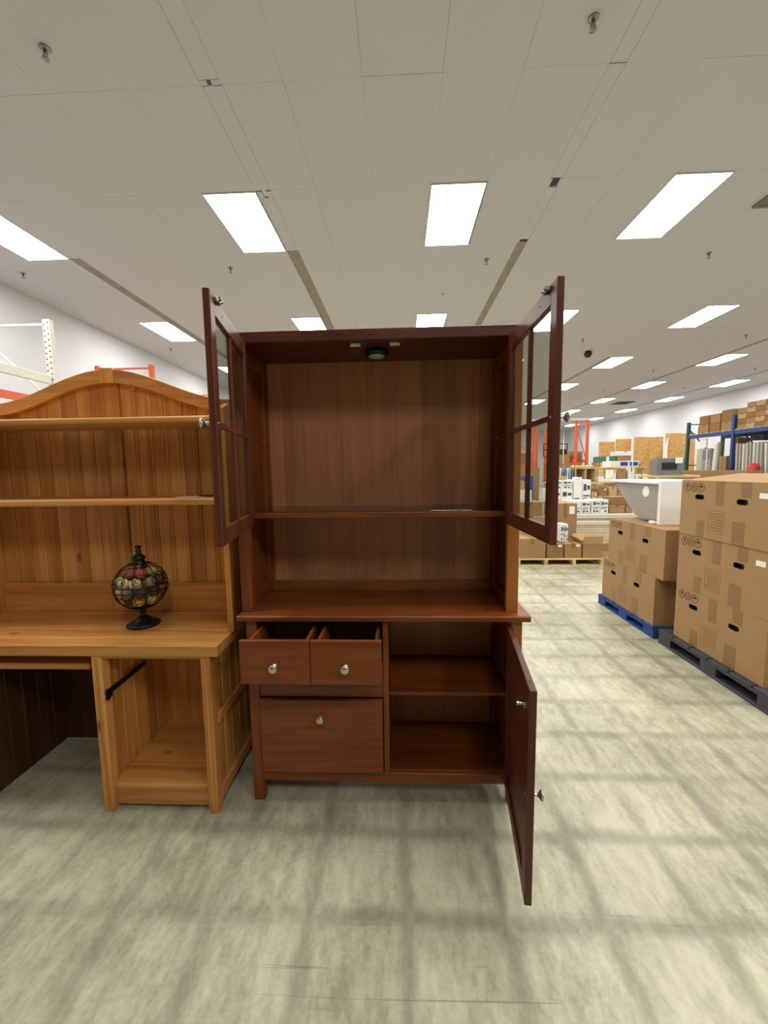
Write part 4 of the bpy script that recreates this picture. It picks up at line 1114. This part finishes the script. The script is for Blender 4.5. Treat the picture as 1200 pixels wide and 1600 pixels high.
B('sheet', RX+.07, RX+.10, 10.62, 10.95, ZD, 1.95, plain('grey_marble', (150, 150, 150), .5, 0, .2, 12), t); B('centre_strip', RX+.06, RX+.07, 10.76, 10.79, ZD, 1.93, white_lab, t); B('dark_inset', RX+.064, RX+.07, 10.80, 10.93, 1.62, 1.90, grey_p, t)
B('dark_inset', RX+.064, RX+.07, 10.64, 10.75, 1.65, 1.9, grey_p, t)
o_ = B('white_board', RX+.05, RX+.09, 10.80, 11.08, 2.0, 2.26, white_lab, None, .003); setp(o_, 'white board hung below the blue beam near the green post', 'board')
o_.location.z = 1.975
for k, (a, b_, top, c) in enumerate(((10.45, 10.56, 2.05, .10), (10.36, 10.44, 2.1, .08))):
    o_ = prism('trim_length', [(a, ZD), (b_, ZD), (b_-c, top), (a-c, top)], 'x', RX+.03, RX+.10, gd[2-k]); setp(o_, ['wide pale board leaning right of the grey panel', 'narrow pale board leaning right of the grey panel'][k], 'board', 'leaning pale boards')
carton('tall slim brown carton standing left of the blue post', RX+.25, RX+.55, 9.92, 10.18, ZD, 2.20, card_d, 'tall cartons in the blue rack')
carton('shorter brown carton standing left of the blue post', RX+.02, RX+.22, 10.0, 10.25, ZD, 1.70, card, 'tall cartons in the blue rack')
t = thing('tool_case', 'black tool case lying on top of the pale door panels', 'case', (RX+.4, 9.3, 2.075))
B('shell', RX+.15, RX+.55, 9.05, 9.45, 2.075, 2.22, blackp, t, .02, 2); tube('handle', [(RX+.15, 9.18, 2.15), (RX+.11, 9.18, 2.15), (RX+.11, 9.32, 2.15), (RX+.15, 9.32, 2.15)], .012, blackp, t)
o_ = lathe('red_canister', [(.12, 0), (.13, .02), (.13, 1.38), (.11, 1.44), (.04, 1.48)], plain('red_plastic', (190, 30, 42), .4), None, 20, (RX-.24, 8.80, 0)); setp(o_, 'red canister at the right edge in front of the blue rack', 'canister')
carton('long brown carton in front of the blue rack foot', 8.2, 8.6, 8.3, 10.6, 0, 1.31, card_d, 'long cartons before the blue rack')

# orange rack, pole and frames near the open glass door
t = thing('pallet_rack', 'far orange pallet rack seen right of the open glass door', 'rack', (6.85, 14.9, 0))
upright_frame(t, 6.62, 7.04, 14.0, 3.2, orange_m, w_=.10)
upright_frame(t, 6.62, 7.04, 17.2, 3.2, orange_m, w_=.10)
upright_frame(t, 4.55, 5.0, 14.0, 3.0, orange_m, w_=.10) if False else None
for z in (1.0, 1.64):
    for x in (6.62, 7.04): B('beam', x-.03, x+.03, 14.05, 17.15, z, z+.10, orange_m, t, .004)
B('top_beam', 5.0, 7.10, 13.96, 14.04, 3.20, 3.27, white_rack, t, .004)
B('end_post', 5.0, 5.08, 13.96, 14.04, 0, 3.199, orange_m, t, .004)
t = thing('pallet_rack', 'orange upright seen through the lower pane of the right glass door', 'rack', (4.6, 14.5, 0))
upright_frame(t, 4.55, 5.5, 15.0, 3.0, orange_m, w_=.10, brace=True)
B('beam', 4.6, 5.45, 14.97, 15.03, 1.5, 1.6, orange_m, t)
t = thing('pole_stand', 'tall slim steel pole stand right of the open glass door', 'stand', (3.80, 8.6, 0))
for x in (3.93, 4.03): tube('pole', [(x, 8.6, .02), (x, 8.6, 2.45)], .014, chrome, t, 8)
B('base', 3.78, 4.18, 8.45, 8.75, 0, .03, blackp, t, .005)
for z in (.7, 1.5, 2.4): B('crosspiece', 3.90, 4.06, 8.58, 8.62, z, z+.03, chrome, t, .003)
bm = bmesh.new()
for a, b_ in (((3.55, 8.6, 2.02), (4.12, 8.6, 2.02)), ((3.55, 8.6, 1.88), (4.12, 8.6, 1.88)), ((3.55, 8.6, 1.72), (3.72, 8.6, 1.72)), ((3.55, 8.6, 1.72), (3.55, 8.6, 2.02)), ((4.12, 8.6, 1.88), (4.12, 8.6, 2.02))): bm_tube(bm, [a, b_], .012, 6)
fixn(bm); finish('wire_bracket', bm, blackp, t)
G = 'boxes beyond the glass door'
for k, (x0, x1, y0, z0, z1, mt, lab) in enumerate(((3.0, 3.5, 8.7, 0, 1.45, card, 'brown stock box seen through the middle of the right door glass'), (2.3, 2.9, 7.4, 0, .95, foam, 'white stock box seen low through the right door glass'), (2.35, 2.75, 7.45, .951, 1.15, card_l, 'flat parcel on the white stock box behind the door glass'), (2.95, 3.12, 8.0, 0, 1.25, bi, 'blue stock drum box seen through the right door glass'),
        (2.6, 3.4, 11.8, 0, 1.75, card, 'far brown carton pile seen through the right door glass'), (5.2, 5.8, 16.2, 0, 2.1, card_d, 'dark brown load standing in the far orange rack bay'), (7.4, 8.4, 17.4, 0, 2.2, card, 'brown load standing right of the far orange rack'))):
    carton(lab, x0, x1, y0, y0+.5, z0, z1, mt, G, True)

# small loose parcels over the piles behind the sink
G = 'loose parcels on the piles behind the sink'
par = [card, card_d, card_l, foam]
rr = random.Random(11)
PLC = [(4.30, .983, 7.30), (4.52, 1.023, 7.32), (4.80, .785, 7.28), (5.05, .705, 7.28), (5.22, .705, 7.34), (3.34, 1.165, 7.3), (3.52, 1.165, 7.35), (3.80, 1.175, 7.30)]
PNM = ['above the left brown column', 'above the pale ended box', 'right of the pale ended box', 'on the tall right box, left one', 'on the tall right box, right one', 'on the flat white box, left one', 'on the flat white box, right one', 'on the tall printed white box']
for k, (x, z, y) in enumerate(PLC):
    w_, h_ = rr.uniform(.10, .14), rr.uniform(.05, .10)
    carton('small loose parcel lying '+PNM[k], x, x+w_, y, y+.2, z, z+h_, par[k % 4], G, True, False, 'box', 'parcel', grey_p if par[k % 4] is foam else None)
